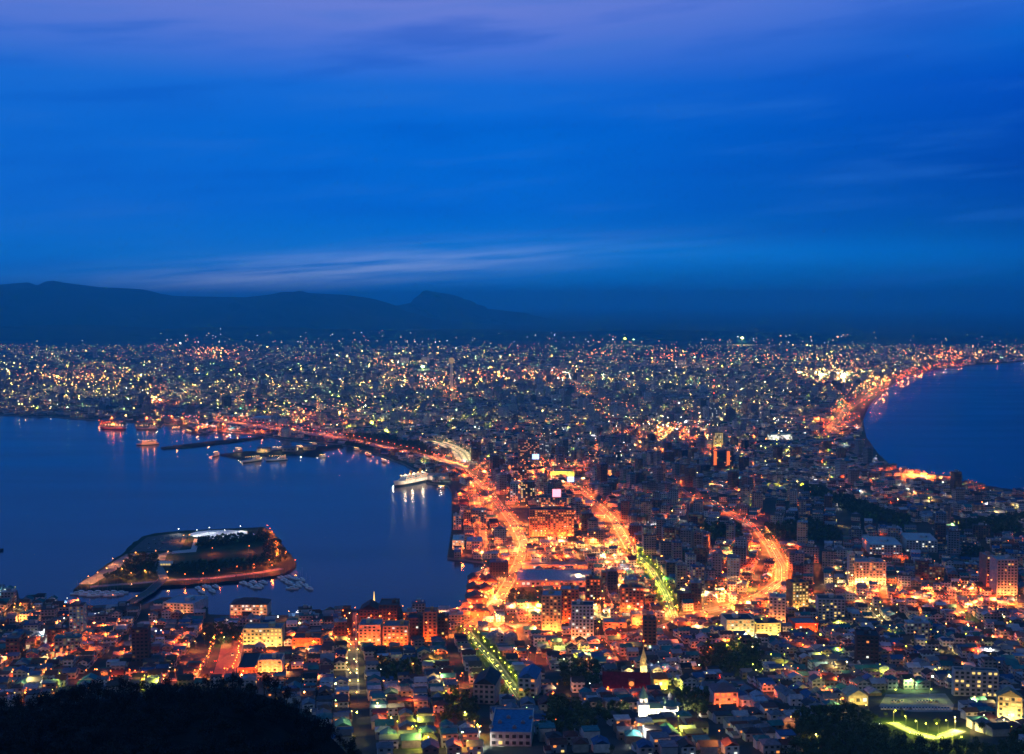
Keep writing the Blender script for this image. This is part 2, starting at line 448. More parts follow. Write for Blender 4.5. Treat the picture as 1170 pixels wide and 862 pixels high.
LIGHTS = {}
def light_data(col, power, rad=0.45):
    k = (col, round(power), rad)
    if k not in LIGHTS:
        l = bpy.data.lights.new('bulb', 'SPOT'); l.energy = power; l.color = LIT[col]; l.shadow_soft_size = rad
        l.spot_size = R(168); l.spot_blend = 0.35
        LIGHTS[k] = l
    return LIGHTS[k]
def add_bulb(parent, col, power, loc, rad=0.45, rot=(0, 0, 0)):
    o = bpy.data.objects.new('bulb', light_data(col, power, rad)); COL.objects.link(o)
    o.parent = parent; o.location = loc; o.rotation_euler = rot
    return o
UPW = (R(118), 0, 0)      # a lamp on the ground thrown up against the wall behind it

# ================================================================== SETTING
# sea
mb = MB(); mb.face([(-40000, -2000, 0), (40000, -2000, 0), (40000, 60000, 0), (-40000, 60000, 0)])
struct(mb.build('sea', M['water']))
# land outlines (the shore as seen, turned into metres)
shore_left = [(-420, 470), (0, 474), (60, 476), (112, 480), (115, 488), (142, 488), (145, 482), (153, 482), (155, 488), (184, 488),
              (187, 484), (212, 489), (220, 496), (240, 495), (248, 492), (300, 497), (335, 503), (372, 506), (400, 509), (432, 519), (462, 530),
              (484, 542), (487, 551), (512, 555), (516, 562), (516, 604), (511, 637), (552, 642), (559, 649), (537, 656), (535, 690), (528, 696),
              (490, 697), (430, 696), (345, 698), (330, 703), (262, 703), (238, 702), (234, 689), (181, 684), (150, 697), (120, 694), (60, 686), (22, 684), (20, 675), (0, 671), (-300, 668)]
shore_right = [(1500, 640), (1300, 584), (1170, 562), (1140, 557), (1100, 551), (1088, 545), (1060, 541), (1020, 534), (1003, 518), (990, 500), (986, 480), (994, 462),
               (1012, 445), (1032, 431), (1062, 424), (1100, 418), (1135, 416), (1170, 413), (1300, 403)]
def G0(px, py):
    c, b, d = ray(px, py); t = (2.5 - CAM_H) / d
    return (c * t, b * t)
LAND = [G0(*p) for p in shore_left] + [(-1500, 1100), (-1500, -300), (1500, -300)] + [G0(*p) for p in shore_right] + [(16000, 9000), (24000, 45000), (-24000, 45000), (-14000, 4200)]
def rough_edge(poly, step, amp):
    rg = random.Random(3); out = []
    for a, b in zip(poly, poly[1:] + poly[:1]):
        n = max(1, int(math.dist(a, b) / step))
        for i in range(n): out.append((a[0] + (b[0] - a[0]) * i / n + rg.uniform(-amp, amp), a[1] + (b[1] - a[1]) * i / n + rg.uniform(-amp, amp)))
    return out
def slab_poly(name, poly, z, m, zb=-3.0, side=None):
    if name != 'ground': poly = rough_edge(poly, 14, 2.2)
    mb = MB(); vs = [Vector((x, y, 0)) for x, y in poly]
    for tri in tessellate_polygon([vs]):
        p = [poly[i] for i in tri]
        a = (p[1][0] - p[0][0]) * (p[2][1] - p[0][1]) - (p[1][1] - p[0][1]) * (p[2][0] - p[0][0])
        if a < 0: p.reverse()
        mb.face([(x, y, z) for x, y in p])
    n = len(poly)
    for i in range(n):
        a, b = poly[i], poly[(i + 1) % n]
        mb.face([(a[0], a[1], zb), (b[0], b[1], zb), (b[0], b[1], z), (a[0], a[1], z)], 1)
    return mb.build(name, [m, side or M['quay']])
struct(slab_poly('ground', LAND, 2.5, M['ground']))
# slope towards the mountain
mb = MB()
ys = list(range(1280, 150, -10))
for y0, y1 in zip(ys[:-1], ys[1:]):
    mb.face([(-1400, y1, T(y1) + 0.06), (1400, y1, T(y1) + 0.06), (1400, y0, T(y0) + 0.06), (-1400, y0, T(y0) + 0.06)])
struct(mb.build('hillside', M['ground']))
ISLE = [G0(*p) for p in [(85, 674), (92, 667), (112, 652), (140, 632), (150, 622), (163, 613), (178, 609.5), (212, 606.5), (250, 604.5), (300, 602.5), (310, 606), (317, 616), (330, 632), (338, 643), (333, 651), (322, 656), (298, 660), (245, 666), (200, 669), (160, 672), (105, 673.5)]]
struct(slab_poly('island_ground', ISLE, 2.6, M['grass'], side=M['dark']))
BW1 = [G0(*p) for p in [(184, 511), (212, 507.5), (250, 503), (290, 500), (300, 498), (302, 500), (262, 505.5), (214, 511), (186, 512.5)]]
BW2 = [G0(*p) for p in [(252, 519), (280, 515.5), (300, 516), (330, 513.5), (352, 511), (390, 508), (392, 511), (366, 515), (372, 520), (366, 521.5), (330, 518.5), (310, 521), (296, 519), (275, 524), (268, 522.5)]]
struct(slab_poly('breakwater_ground', BW1, 2.2, M['hill'], side=M['dark']))
struct(slab_poly('harbour_spit_ground', BW2, 2.2, M['hill'], side=M['dark']))

# ---- flat areas
def sheet(name, poly, z, m, kind='structure'):
    mb = MB(); vs = [Vector((x, y, 0)) for x, y in poly]
    for tri in tessellate_polygon([vs]):
        p = [poly[i] for i in tri]
        a = (p[1][0] - p[0][0]) * (p[2][1] - p[0][1]) - (p[1][1] - p[0][1]) * (p[2][0] - p[0][0])
        if a < 0: p.reverse()
        mb.face([(x, y, (z if z is not None else T(y) + 0.3)) for x, y in p])
    o = mb.build(name, m); o['kind'] = kind; return o
def strip(name, line, w, m, zoff=0.16, z=None, marks=False):
    """road band following the ground with kerbs"""
    pts = []
    for a, b in zip(line[:-1], line[1:]):
        n = max(1, int(math.dist(a, b) / 10)) if max(a[1], b[1]) < 1300 else max(1, int(math.dist(a, b) / 60))
        for i in range(n):
            pts.append((a[0] + (b[0] - a[0]) * i / n, a[1] + (b[1] - a[1]) * i / n))
    pts.append(line[-1])
    mb = MB(); L_ = []
    for i, p in enumerate(pts):
        q0, q1 = pts[max(0, i - 1)], pts[min(len(pts) - 1, i + 1)]
        d = Vector((q1[0] - q0[0], q1[1] - q0[1])).normalized(); nrm = (-d.y, d.x)
        L_.append((p, nrm))
    def z_(p, e): return (T(p[1]) if z is None else z) + e
    def band(o0, o1, e, mi):
        for (p, n), (q, k) in zip(L_[:-1], L_[1:]):
            A, B = (p[0] + n[0] * o0, p[1] + n[1] * o0), (p[0] + n[0] * o1, p[1] + n[1] * o1)
            C, D = (q[0] + k[0] * o1, q[1] + k[1] * o1), (q[0] + k[0] * o0, q[1] + k[1] * o0)
            mb.face([(*B, z_(p, e)), (*A, z_(p, e)), (*D, z_(q, e)), (*C, z_(q, e))], mi)
    band(-w / 2, w / 2, zoff, 0)
    band(-w / 2 - 1.8, -w / 2, zoff + 0.13, 1); band(w / 2, w / 2 + 1.8, zoff + 0.13, 1)
    if marks:
        band(-0.25, 0.25, zoff + 0.03, 2)
        band(-w / 4 - 0.1, -w / 4 + 0.1, zoff + 0.03, 2); band(w / 4 - 0.1, w / 4 + 0.1, zoff + 0.03, 2)
    return struct(mb.build(name, [m, M['quay'], M['marking']]))
# island surfaces
def GI(p): return G0(*p)
sheet('car_park_paving', [GI(p) for p in [(168, 614), (205, 609), (214, 612), (211, 620), (205, 629), (148, 631), (158, 622)]], 2.66, M['asphalt'])
# white paved oval
cx, cy = G0(255, 611)
ov = []
for i in range(28):
    a = 2 * math.pi * i / 28
    p = G0(254 + 37 * math.cos(a), 611 + 5.2 * math.sin(a)); ov.append(p)
sheet('plaza', ov, 2.70, M['plaza'])
sheet('path', [GI(p) for p in [(222, 616), (228, 616), (224, 631), (196, 633), (197, 630), (218, 628)]], 2.68, M['pale'])
sheet('sports_field', [GI(p) for p in [(198, 632), (300, 619), (300, 640), (195, 648)]], 2.64, mat('turf', (0.03, 0.06, 0.022), 0.9, noise=0.3, nscale=0.05))
strip('island_road', [GI(p) for p in [(103, 671), (160, 666.5), (196, 663), (245, 661), (296, 655), (322, 650)]], 7, M['quay'], z=2.6)
strip('island_shore_road', [GI(p) for p in [(98, 668), (120, 655), (138, 642), (150, 634), (175, 633)]], 14, M['quay'], z=2.6)
strip('island_cross_road', [GI(p) for p in [(188, 662), (181, 648), (186, 634), (196, 631)]], 7, M['quay'], z=2.6)
# park and car park by the school, bottom right
def GG(p): return G(*p)
sheet('school_car_park', [GG(p) for p in [(1004, 808), (1012, 794), (1080, 793), (1090, 806), (1088, 814), (1040, 814)]], None, M['quay'])

sheet('lawn', [GG(p) for p in [(990, 823), (1020, 819), (1060, 823), (1108, 827), (1108, 845), (1100, 866), (1040, 866), (985, 866)]], None, M['grass'])
strip('park_path', [GG(p) for p in [(1019, 827), (1045, 839), (1068, 845), (1088, 840), (1096, 836)]], 5, M['pale'], zoff=0.75)
RAILS = []
# ---- main roads: name, px line, width, lamp colour, phrase, spacing, power
ROADS = [
    ('waterfront_road', [(525, 534), (545, 549), (560, 563), (575, 583), (590, 603), (599, 622), (592, 645), (580, 668), (566, 690), (552, 705), (533, 719)], 10, 'orange', 'waterfront road by the big hotel', 26, 1.5, M['asphalt']),
    ('slope_road', [(531, 722), (560, 755), (578, 780), (592, 800)], 10, 'lime', 'tree-lined slope', 24, 0.28, M['asphalt']),
    ('pier_road', [(402, 700), (402, 745), (403, 794)], 7, 'yellow', 'straight harbour-tower street', 33, 0.3, M['asphalt']),
    ('market_road', [(655, 553), (678, 572), (700, 592), (711, 612), (722, 632)], 9, 'orange', 'road behind the hotel', 26, 1.7, M['asphalt']),
    ('avenue', [(722, 632), (742, 652), (757, 676), (768, 706)], 10, 'lime', 'tree-lined avenue by the market hall', 26, 0.45, M['asphalt']),
    ('tram_road', [(868, 608), (880, 624), (893, 648), (893, 664), (871, 680), (838, 692), (790, 703)], 12, 'orange', 'curving tram road', 17, 1.2, M['asphalt']),
    ('tram_road', [(812, 572), (830, 584), (852, 596), (868, 606)], 10, 'orange', 'upper tram road', 30, 0.5, M['asphalt']),
    ('crossing_road', [(938, 668), (963, 671), (978, 683), (990, 697), (1006, 714)], 6, 'yellow', 'road beside the pink-lit complex', 26, 0.32, M['asphalt']),
    ('station_road', [(1012, 668), (1040, 678), (1080, 683), (1130, 685), (1210, 690)], 10, 'orange', 'straight road below the pink tower', 28, 1.5, M['asphalt']),
    ('square_road', [(248, 777), (262, 732)], 26, 'orange', 'wide red-paved square road', 14, 0.55, M['red_paving']),
    ('lower_road', [(90, 777), (160, 779), (230, 777), (330, 772), (352, 764)], 8, 'orange', 'road along the foot of the dark hill', 22, 0.7, M['asphalt']),
    ('hotel_road', [(602, 623), (660, 621), (720, 634)], 10, 'orange', 'road in front of the big hotel', 22, 1.6, M['asphalt']),
    ('shop_road', [(536, 720), (600, 715), (640, 731), (700, 728), (760, 716), (790, 704)], 9, 'orange', 'shopping road at the foot of the slopes', 30, 0.8, M['asphalt']),
    ('coast_road', [(940, 498), (955, 482), (968, 468), (985, 457), (1005, 444), (1030, 430), (1060, 421), (1105, 414)], 16, 'orange', 'coast road', 34, 3.0, M['asphalt']),
    ('far_road', [(522, 432), (518, 452), (515, 463)], 12, 'warm', 'far avenue', 50, 3.0, M['asphalt']),
    ('far_road', [(425, 410), (445, 420), (472, 431)], 12, 'warm', 'far avenue', 60, 3.0, M['asphalt']),
    ('far_road', [(530, 440), (580, 436), (640, 432), (664, 450), (700, 470)], 12, 'warm', 'far avenue', 45, 3.0, M['asphalt']),
    ('far_road', [(0, 452), (50, 449), (90, 446)], 26, 'yellow', 'far avenue', 55, 3.0, M['asphalt']),
    ('far_road', [(20, 424), (60, 420), (88, 421)], 26, 'yellow', 'far avenue', 70, 3.5, M['asphalt']),
    ('far_road', [(225, 398), (245, 408), (262, 413), (330, 411), (400, 408)], 30, 'warm', 'far avenue', 90, 4.0, M['asphalt']),
    ('far_road', [(150, 440), (250, 452), (340, 464), (420, 488)], 22, 'warm', 'far avenue', 60, 1.8, M['asphalt']),
    ('district_road', [(705, 498), (745, 492), (790, 505), (812, 520)], 12, 'orange', 'shopping district', 22, 1.8, M['asphalt']),
    ('district_road', [(735, 512), (762, 500), (775, 488)], 12, 'warm', 'shopping district', 22, 1.8, M['asphalt']),
    ('district_road', [(600, 545), (640, 541), (668, 548)], 12, 'orange', 'station front', 26, 1.8, M['asphalt']),
    ('inner_road', [(745, 540), (772, 555), (800, 575)], 8, 'orange', 'inner road', 34, 1.0, M['asphalt']),
    ('inner_road', [(560, 650), (552, 668), (545, 690)], 8, 'orange', 'brick warehouse lane', 18, 0.9, M['asphalt']),
    ('fish_port_road', [(1022, 541), (1050, 544), (1084, 546)], 12, 'orange', 'fishing port quay', 12, 5.0, M['asphalt']),
    ('quay_road', [(543, 566), (549, 590), (552, 612), (551, 636)], 7, 'orange', 'quay lane by the lilac hall', 22, 0.8, M['asphalt']),
    ('harbour_road', [(150, 478), (240, 476), (300, 484)], 22, 'warm', 'harbour road', 40, 1.6, M['asphalt']),
]
for i, r in enumerate(ROADS):
    w3 = [G(*p) for p in r[1]]
    ROADS[i] = r + (w3,)
    strip(r[0], w3, r[2], r[7], zoff=0.16 + 0.005 * (i % 7), marks=(w3[0][1] < 2000 and r[0] not in ('square_road', 'pier_road')))

for k, ln in enumerate([[(483, 504), (505, 509), (520, 518), (527, 529)], [(495, 504.5), (513, 509.5), (527, 518), (533, 528)], [(506, 505), (521, 510), (534, 518), (539, 527)]]):
    RAILS.append([G0(*p) for p in ln]); strip('railway_track', RAILS[-1], 9, M['pale'])
# ---- mountains
def ridge(name, prof, dist, depth, m, base_drop=0):
    """a mountain range: skyline profile -> heights at its own distance, rounded body behind and before"""
    mb = MB(); n = 220
    xs = np.linspace(prof[0][0], prof[-1][0], n)
    pyv = np.interp(xs, [p[0] for p in prof], [p[1] for p in prof])
    rr = np.random.default_rng(5)
    rows = []
    K = 16
    for k in range(K + 1):
        s = (k / K) * 2 - 1
        row = []
        for i, px in enumerate(xs):
            c, b_, d_ = ray(px, pyv[i]); t_ = dist / b_
            x, h = c * t_, CAM_H + d_ * t_
            fold = 0.5 + 0.5 * math.sin(i * 0.35 + 2.2 * math.sin(i * 0.11) + k * 0.5)
            hh = max(h, 4) * (1 - abs(s) ** 1.5) * (1 - 0.22 * fold * min(1, abs(s) * 2.2)) 
            row.append((x + 160 * math.sin(k * 1.3 + i * 0.2), dist + s * depth + 120 * math.sin(i * 0.3), hh + 1.0 if abs(s) < 1 else -5))
        rows.append(row)
    for a, b_ in zip(rows[:-1], rows[1:]):
        for i in range(n - 1):
            mb.face([a[i], a[i + 1], b_[i + 1], b_[i]])
    o = mb.build(name, m)
    for p in o.data.polygons: p.use_smooth = True
    return struct(o)
ridge('mountains', [(-200, 330), (-60, 328), (0, 325), (14, 322.5), (32, 327), (58, 322), (72, 321), (84, 323), (110, 328), (135, 329.5), (152, 331), (172, 336), (196, 338), (236, 339), (276, 340), (295, 337), (312, 334), (345, 334), (356, 332.5), (364, 335), (395, 337), (415, 341), (435, 348), (460, 357), (500, 366), (560, 374), (610, 380), (680, 386), (760, 391)], 17000, 3200, M['mountain'])
ridge('mountain_peak', [(430, 358), (450, 353), (466, 347), (478, 340), (489, 334), (499, 332), (507, 334.5), (517, 340), (532, 346), (550, 351), (590, 358), (650, 370), (740, 382), (860, 388)], 21000, 2000, M['mountain'])
ridge('far_hills', [(-200, 372), (0, 374), (80, 371), (180, 376), (300, 373), (420, 378), (520, 376), (640, 380), (760, 377), (880, 381), (1000, 384), (1100, 386), (1300, 388)], 12300, 1500, M['mountain'])

# dark shoulder of the viewer's own mountain
SIL = [(-160, 806), (0, 800), (60, 796), (100, 789), (160, 783), (200, 778), (262, 779), (300, 787), (340, 800), (368, 818), (392, 842), (420, 872), (470, 960), (560, 1100)]
def crest_px(px): return float(np.interp(px, [p[0] for p in SIL], [p[1] for p in SIL])) + 11
def mound_z(x, y):
    CY = 480.0
    px = 585 + FPX * x / (CY * cp + 150 * spn)
    zc = CAM_H + ray(px, crest_px(px))[2] * CY / ray(px, crest_px(px))[1]
    w = 1.2 * math.sin(x * 0.11) + 0.9 * math.sin(y * 0.17 + x * 0.05)
    if y <= CY: return zc + (CY - y) * 0.075 + w
    return zc - (y - CY) * 0.55 - 0.002 * (y - CY) ** 2 + w
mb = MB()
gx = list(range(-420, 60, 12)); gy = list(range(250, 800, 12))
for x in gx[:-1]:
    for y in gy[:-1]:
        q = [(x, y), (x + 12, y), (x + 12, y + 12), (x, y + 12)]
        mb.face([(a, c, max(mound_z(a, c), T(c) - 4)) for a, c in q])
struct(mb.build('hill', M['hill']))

# ================================================================== TREES
def crown_mesh(name, h, r, n, leaf, seed, conic=False):
    rr = random.Random(seed); mb = MB()
    clumps = []
    for _ in range(9):
        a = rr.uniform(0, 6.28); q = rr.uniform(0.15, 0.75)
        zc = h * rr.uniform(0.42, 0.92)
        k = (1 - (zc / h - 0.35) / 0.75) if conic else 1.0 - 0.5 * max(0, zc / h - 0.7) / 0.3
        clumps.append((math.cos(a) * r * q * k, math.sin(a) * r * q * k, zc, r * rr.uniform(0.35, 0.6) * (0.6 + 0.4 * k)))
    for _ in range(n):
        cx, cy, cz, cr = rr.choice(clumps)
        d = Vector((rr.gauss(0, 1), rr.gauss(0, 1), rr.gauss(0, 0.8))).normalized() * cr * rr.uniform(0.55, 1.05)
        c = Vector((cx, cy, cz)) + d
        s = leaf * rr.uniform(0.5, 1.3)
        u = Vector((rr.gauss(0, 1), rr.gauss(0, 1), rr.gauss(0, 1))).normalized(); w = u.orthogonal().normalized(); v_ = u.cross(w)
        mb.face([tuple(c + w * s), tuple(c + v_ * s * 0.8), tuple(c - w * s * 0.9), tuple(c - v_ * s * 0.7)])
    return mb
def trunk_mesh(h, seed):
    rr = random.Random(seed); mb = MB()
    mb.cyl(0, 0, -1.5, h * 0.5, 0.28, 0.17, 6); mb.cyl(0, 0, h * 0.5, h * 0.85, 0.17, 0.05, 5)
    for _ in range(4):
        a = rr.uniform(0, 6.28); z0 = h * rr.uniform(0.3, 0.6)
        e = Vector((math.cos(a) * h * 0.22, math.sin(a) * h * 0.22, z0 + h * 0.2)); s = Vector((0, 0, z0))
        w = Vector((-math.sin(a), math.cos(a), 0)) * 0.08
        mb.face([tuple(s - w), tuple(s + w), tuple(e + w * .4), tuple(e - w * .4)])
        mb.face([tuple(s + Vector((0, 0, .1))), tuple(s - Vector((0, 0, .1))), tuple(e), tuple(e + Vector((0, 0, .05)))])
    return mb
def tree_protos(kind, count, h, r, n, leaf, m, conic=False):
    out = []
    for i in range(count):
        cr = crown_mesh('crown', h, r, n, leaf, i * 7 + len(kind), conic).mesh('crown', [m])
        tr = trunk_mesh(h, i).mesh('trunk', [M['bark']])
        out.append((cr, tr))
    return out
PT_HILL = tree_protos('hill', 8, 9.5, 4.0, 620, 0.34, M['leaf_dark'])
PT_TOWN = tree_protos('town', 6, 9.0, 3.8, 420, 0.42, M['leaf'])
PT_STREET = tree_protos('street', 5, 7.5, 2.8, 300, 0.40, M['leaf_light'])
def put_tree(kind, protos, x, y, z, sc, label, group, i):
    e = empty(kind, (x, y, z), random.uniform(0, 6.28), label, 'tree', group)
    e.scale = (sc, sc, sc * random.uniform(0.85, 1.15))
    cr, tr = protos[i % len(protos)]
    obj('crown', cr, e); obj('trunk', tr, e)
    return e
# skyline trees and the crowns just in front of them: things; the mass behind: one canopy
sky_x = np.arange(-238, -48, 4.2)
n_sky = 0
for i, x in enumerate(sky_x):
    y = 480 + random.uniform(-5, 3); z = mound_z(x, y)
    px, py = proj(x, y, z + 9)
    if px < -12 or py > 880: continue
    n_sky += 1
    put_tree('hill_tree', PT_HILL, x, y, z, random.uniform(0.5, 0.85), f'{ORD(n_sky)} treetop along the black hill skyline, counting from its left end', 'trees along the crest of the dark hill', i)
mb = MB()
for i in range(520):
    for _try in range(20):
        x = random.uniform(-250, -30); y = random.uniform(330, 473)
        px, py = proj(x, y, mound_z(x, y) + 8)
        if -30 < px < 480 and py < 905: break
    z = mound_z(x, y); sc = random.uniform(0.6, 0.9)
    src = PT_HILL[i % 8][0]
    a = random.uniform(0, 6.28); c, s_ = math.cos(a) * sc, math.sin(a) * sc
    co = np.empty(len(src.vertices) * 3, np.float32); src.vertices.foreach_get('co', co); co = co.reshape(-1, 4, 3)
    for q in co[::1]:
        mb.face([(x + c * p[0] - s_ * p[1], y + s_ * p[0] + c * p[1], z + p[2] * sc - 1) for p in q.tolist()])
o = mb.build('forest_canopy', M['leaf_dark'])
tag(o, 'black mass of treetops covering the hill in front of the harbour', 'forest', kind='stuff')

# ================================================================== LANDMARKS
# footprints to keep clear of ordinary houses, and the places other things are described by
KEEP, PLACES, VIS = [], [], []
def keep_rect(x, y, w, d, yaw, pad=5, front=10):
    c, s_ = math.cos(yaw), math.sin(yaw)
    x0, x1, y0, y1 = -w / 2 - pad, w / 2 + pad, -pad - front, d + pad
    KEEP.append([(x + c * a - s_ * b_, y + s_ * a + c * b_) for a, b_ in ((x0, y0), (x1, y0), (x1, y1), (x0, y1))])
WPANE = {}
def pane(kind, w, h):
    k = (kind, round(w, 1), round(h, 1))
    if k not in WPANE:
        mb = MB(); mb.box(-w / 2, w / 2, -0.05, 0.05, -h / 2, h / 2)
        mb.box(-w / 2 - 0.12, w / 2 + 0.12, -0.12, 0.05, -h / 2 - 0.16, -h / 2 - 0.02, 1)
        WPANE[k] = mb.mesh('window', [M['glass'] if kind == 'dark' else M['win_' + kind], M['concrete']])
    return WPANE[k]
def block(name, label, cat, x0, x1, yb, yt, depth, wall, roof, cols, rows, lit, litc='warm', yaw=0.0, flood=None, style='flat', phrase=None, group=None, front=10):
    """an individual building standing where the photograph shows it"""
    gx_, gy_ = G((x0 + x1) / 2, yb); D = gy_
    sc = (D * cp - (T(gy_) - CAM_H) * spn) / FPX
    w = (x1 - x0) * sc / max(0.7, math.cos(yaw)); h = (yb - yt) * sc
    z = T(gy_)
    e = empty(name, (gx_, gy_, z), yaw, label, cat, group)
    dz = 3.0
    mb = MB(); mb.box(-w / 2, w / 2, 0, depth, -dz - 2, h)
    if rows >= 2: rows = max(2, round(h / 3.2)); cols = max(3, round(w / 3.8))
    # floor bands, proud of the wall
    fh = h / max(rows, 1)
    if rows >= 3:
        for k in range(1, rows): mb.box(-w / 2 - 0.15, w / 2 + 0.15, -0.25, depth + 0.1, k * fh - 0.12, k * fh + 0.12)
        for k in range(0, cols + 1, 2): mb.box(-w / 2 + w * k / cols - 0.25, -w / 2 + w * k / cols + 0.25, -0.3, 0.02, 0, h - 0.1)
    if style == 'gable':
        mb2 = MB(); mb2.gable(-w / 2, w / 2, 0, depth, h, min(7, depth * 0.28), 0, (1, 1, 1, 0), 1, (1, 1, 1, 0), ov=0.7)
        mb.build('wall', M['wall'], e, wall)
        r_ = mb2.build('roof', [M['roof'], M['wall']], e, roof)
    elif style == 'gable_front':
        mb2 = MB(); mb2.gable(0, depth, -w / 2, w / 2, h, min(7, w * 0.3), 0, (1, 1, 1, 0), 1, (1, 1, 1, 0), yaw=math.pi / 2, ov=0.7)
        mb.build('wall', M['wall'], e, wall)
        r_ = mb2.build('roof', [M['roof'], M['wall']], e, roof)
    elif style == 'hip':
        mb2 = MB(); rh = min(5, depth * 0.25); o_ = 0.8
        a = [(-w / 2 - o_, -o_, h), (w / 2 + o_, -o_, h), (w / 2 + o_, depth + o_, h), (-w / 2 - o_, depth + o_, h)]
        k = min(depth / 2, w / 2.2); r0, r1 = (-w / 2 + k, depth / 2, h + rh), (w / 2 - k, depth / 2, h + rh)
        mb2.face([a[0], a[1], r1, r0]); mb2.face([a[1], a[2], r1]); mb2.face([a[2], a[3], r0, r1]); mb2.face([a[3], a[0], r0]); mb2.face(a[::-1])
        mb.build('wall', M['wall'], e, wall)
        r_ = mb2.build('roof', M['roof'], e, roof)
    else:
        mb.build('wall', M['wall'], e, wall)
        mb2 = MB(); mb2.box(-w / 2 + 0.4, w / 2 - 0.4, 0.4, depth - 0.4, h + 0.003, h + 0.12)
        r_ = mb2.build('roof', M['roof'], e, roof)
        mb3 = MB()
        for a_ in ((-w / 2 - .05, w / 2 + .05, -0.05, 0.35), (-w / 2 - .05, w / 2 + .05, depth - 0.35, depth + .05), (-w / 2 - .05, -w / 2 + 0.35, 0.36, depth - 0.36), (w / 2 - 0.35, w / 2 + .05, 0.36, depth - 0.36)):
            mb3.box(*a_, h + 0.004, h + 0.9)
        mb3.build('parapet', M['wall'], e, wall)
        if rows >= 3:
            rr = random.Random(int(x0 * 7 + yb))
            mb4 = MB(); hw = max(3, w * 0.16); xx = rr.uniform(-w / 4, w / 4)
            mb4.box(xx - hw / 2, xx + hw / 2, depth * 0.35, depth * 0.7, h + 0.13, h + 3.4)
            mb4.build('stair_head', M['wall'], e, wall)
            mb5 = MB(); mb5.cyl(xx + hw, depth * 0.5, h + 0.13, h + 2.2, 1.1); mb5.build('water_tank', M['concrete'], e)
    # windows on front and on the side nearer the viewer
    rr = random.Random(int(x0 * 13 + yb * 3)); cnt = 0; REST = MB()
    cw, wh = w / max(cols, 1), fh
    for j in range(rows):
        for i in range(cols):
            k = litc if rr.random() < lit else 'dark'
            if k != 'dark' and rr.random() < 0.25: k = rr.choice(['warm', 'yellow', 'white'])
            me = pane(k, min(cw * 0.55, 6), min(fh * 0.5, 2.4))
            px0, pz0 = -w / 2 + cw * (i + 0.5), fh * (j + 0.55)
            if cnt < 96: obj('window', me, e, loc=(px0, -0.07, pz0)); cnt += 1
            else:
                ww_, hh_ = min(cw * .55, 6) / 2, min(fh * .5, 2.4) / 2
                REST.box(px0 - ww_, px0 + ww_, -.12, -.003, pz0 - hh_, pz0 + hh_, 1 if k != 'dark' else 0)
    if REST.f:
        o_ = REST.build('window_rows', [M['glass'], M['win_' + litc]], e); o_['kind'] = 'stuff'
    if flood:
        fc, fp, fn = flood
        for k in range(fn):
            fx = -w / 2 + w * (k + 0.5) / fn
            c, s_ = math.cos(yaw), math.sin(yaw); oy = -6.0
            fe = empty('floodlight', (gx_ + c * fx - s_ * oy, gy_ + s_ * fx + c * oy, T(gy_ + oy)), yaw,
                       f'{ORD(k + 1)} {fc} floodlight from left before the {phrase or name.replace("_", " ")}', 'floodlight', 'floodlights at the foot of facades')
            mbx = MB(); mbx.box(-0.5, 0.5, -0.3, 0.3, 0.5, 1.0); mbx.cyl(0, 0, 0, 0.5, 0.08, n=5); mbx.build('housing', M['dark'], fe)
            mby = MB(); mby.box(-0.45, 0.45, -0.25, 0.25, 1.003, 1.06); mby.build('lens', M['lamp_' + fc], fe)
            add_bulb(fe, fc, fp * (0.3 if fc == 'yellow' else 0.42), (0, 0, 1.2), 0.3, UPW)
    keep_rect(gx_, gy_, w, depth, yaw, front=front)
    PLACES.append((phrase or name.replace('_', ' '), gx_, gy_, (x0 + x1) / 2, (yb + yt) / 2)); VIS.append((x0 - 2, x1 + 2, yb, yt, gy_))
    return e, w, h
WHT, BEI, GRY, BRN, PNK, BRK = (.62, .62, .62), (.50, .42, .32), (.33, .34, .36), (.20, .12, .09), (.55, .38, .34), (.30, .12, .08)
LIL, BLU, DRK, TEA, RED = (.34, .34, .46), (.05, .16, .34), (.05, .05, .06), (.05, .22, .25), (.24, .025, .045)
block('hotel', 'big wide brick-coloured hotel lit orange, rows of windows across its long front', 'hotel', 605, 656, 613, 583, 22, (.42, .20, .12), DRK, 12, 8, .55, 'warm', 0, ('orange', 120000, 5), phrase='big wide hotel', front=22)
block('hotel', 'tall cream hotel with yellow-lit left edge behind the white grid tower', 'hotel', 619, 641, 722, 681, 24, (.55, .36, .22), LIL, 5, 10, .35, 'warm', R(-4), ('warm', 60000, 2), phrase='tall yellow-edged hotel', front=14)
block('hotel', 'orange brick wing standing just behind the tall yellow-edged hotel', 'hotel', 640, 661, 712, 674, 20, (.45, .18, .08), LIL, 5, 9, .25, 'warm', R(-4), ('orange', 50000, 2), phrase='orange hotel wing')
block('apartment_tower', 'white grid-fronted tower with dark crown on its upper floors', 'apartment block', 653, 678, 735, 692, 17, (.75, .66, .66), DRK, 7, 12, .2, 'white', R(-3), ('warm', 26000, 2), phrase='white grid tower')
block('market_hall', 'long low market hall with wide lilac roof left of the avenue', 'market hall', 590, 677, 671, 664, 62, (.42, .34, .36), LIL, 16, 1, .5, 'orange', R(-2), None, phrase='long lilac-roofed market hall')
block('market_hall', 'narrow flat hall with arcade lights behind the lilac-roofed market hall', 'market hall', 596, 672, 651, 646, 18, (.45, .33, .30), (.25, .20, .22), 18, 1, .9, 'warm', 0, ('orange', 16000, 6), phrase='arcade hall')
block('office_building', 'orange-lit slab at the quay between the white block and the lane', 'office', 530, 538, 604, 583, 20, (.55, .30, .18), GRY, 3, 6, .3, 'warm', R(3), ('orange', 30000, 1), phrase='orange quay slab')
block('office_building', 'pale grey quay office behind its orange-lit neighbour', 'office', 540, 556, 603, 583, 18, GRY, GRY, 5, 5, .25, 'warm', R(3), None, phrase='grey quay office')
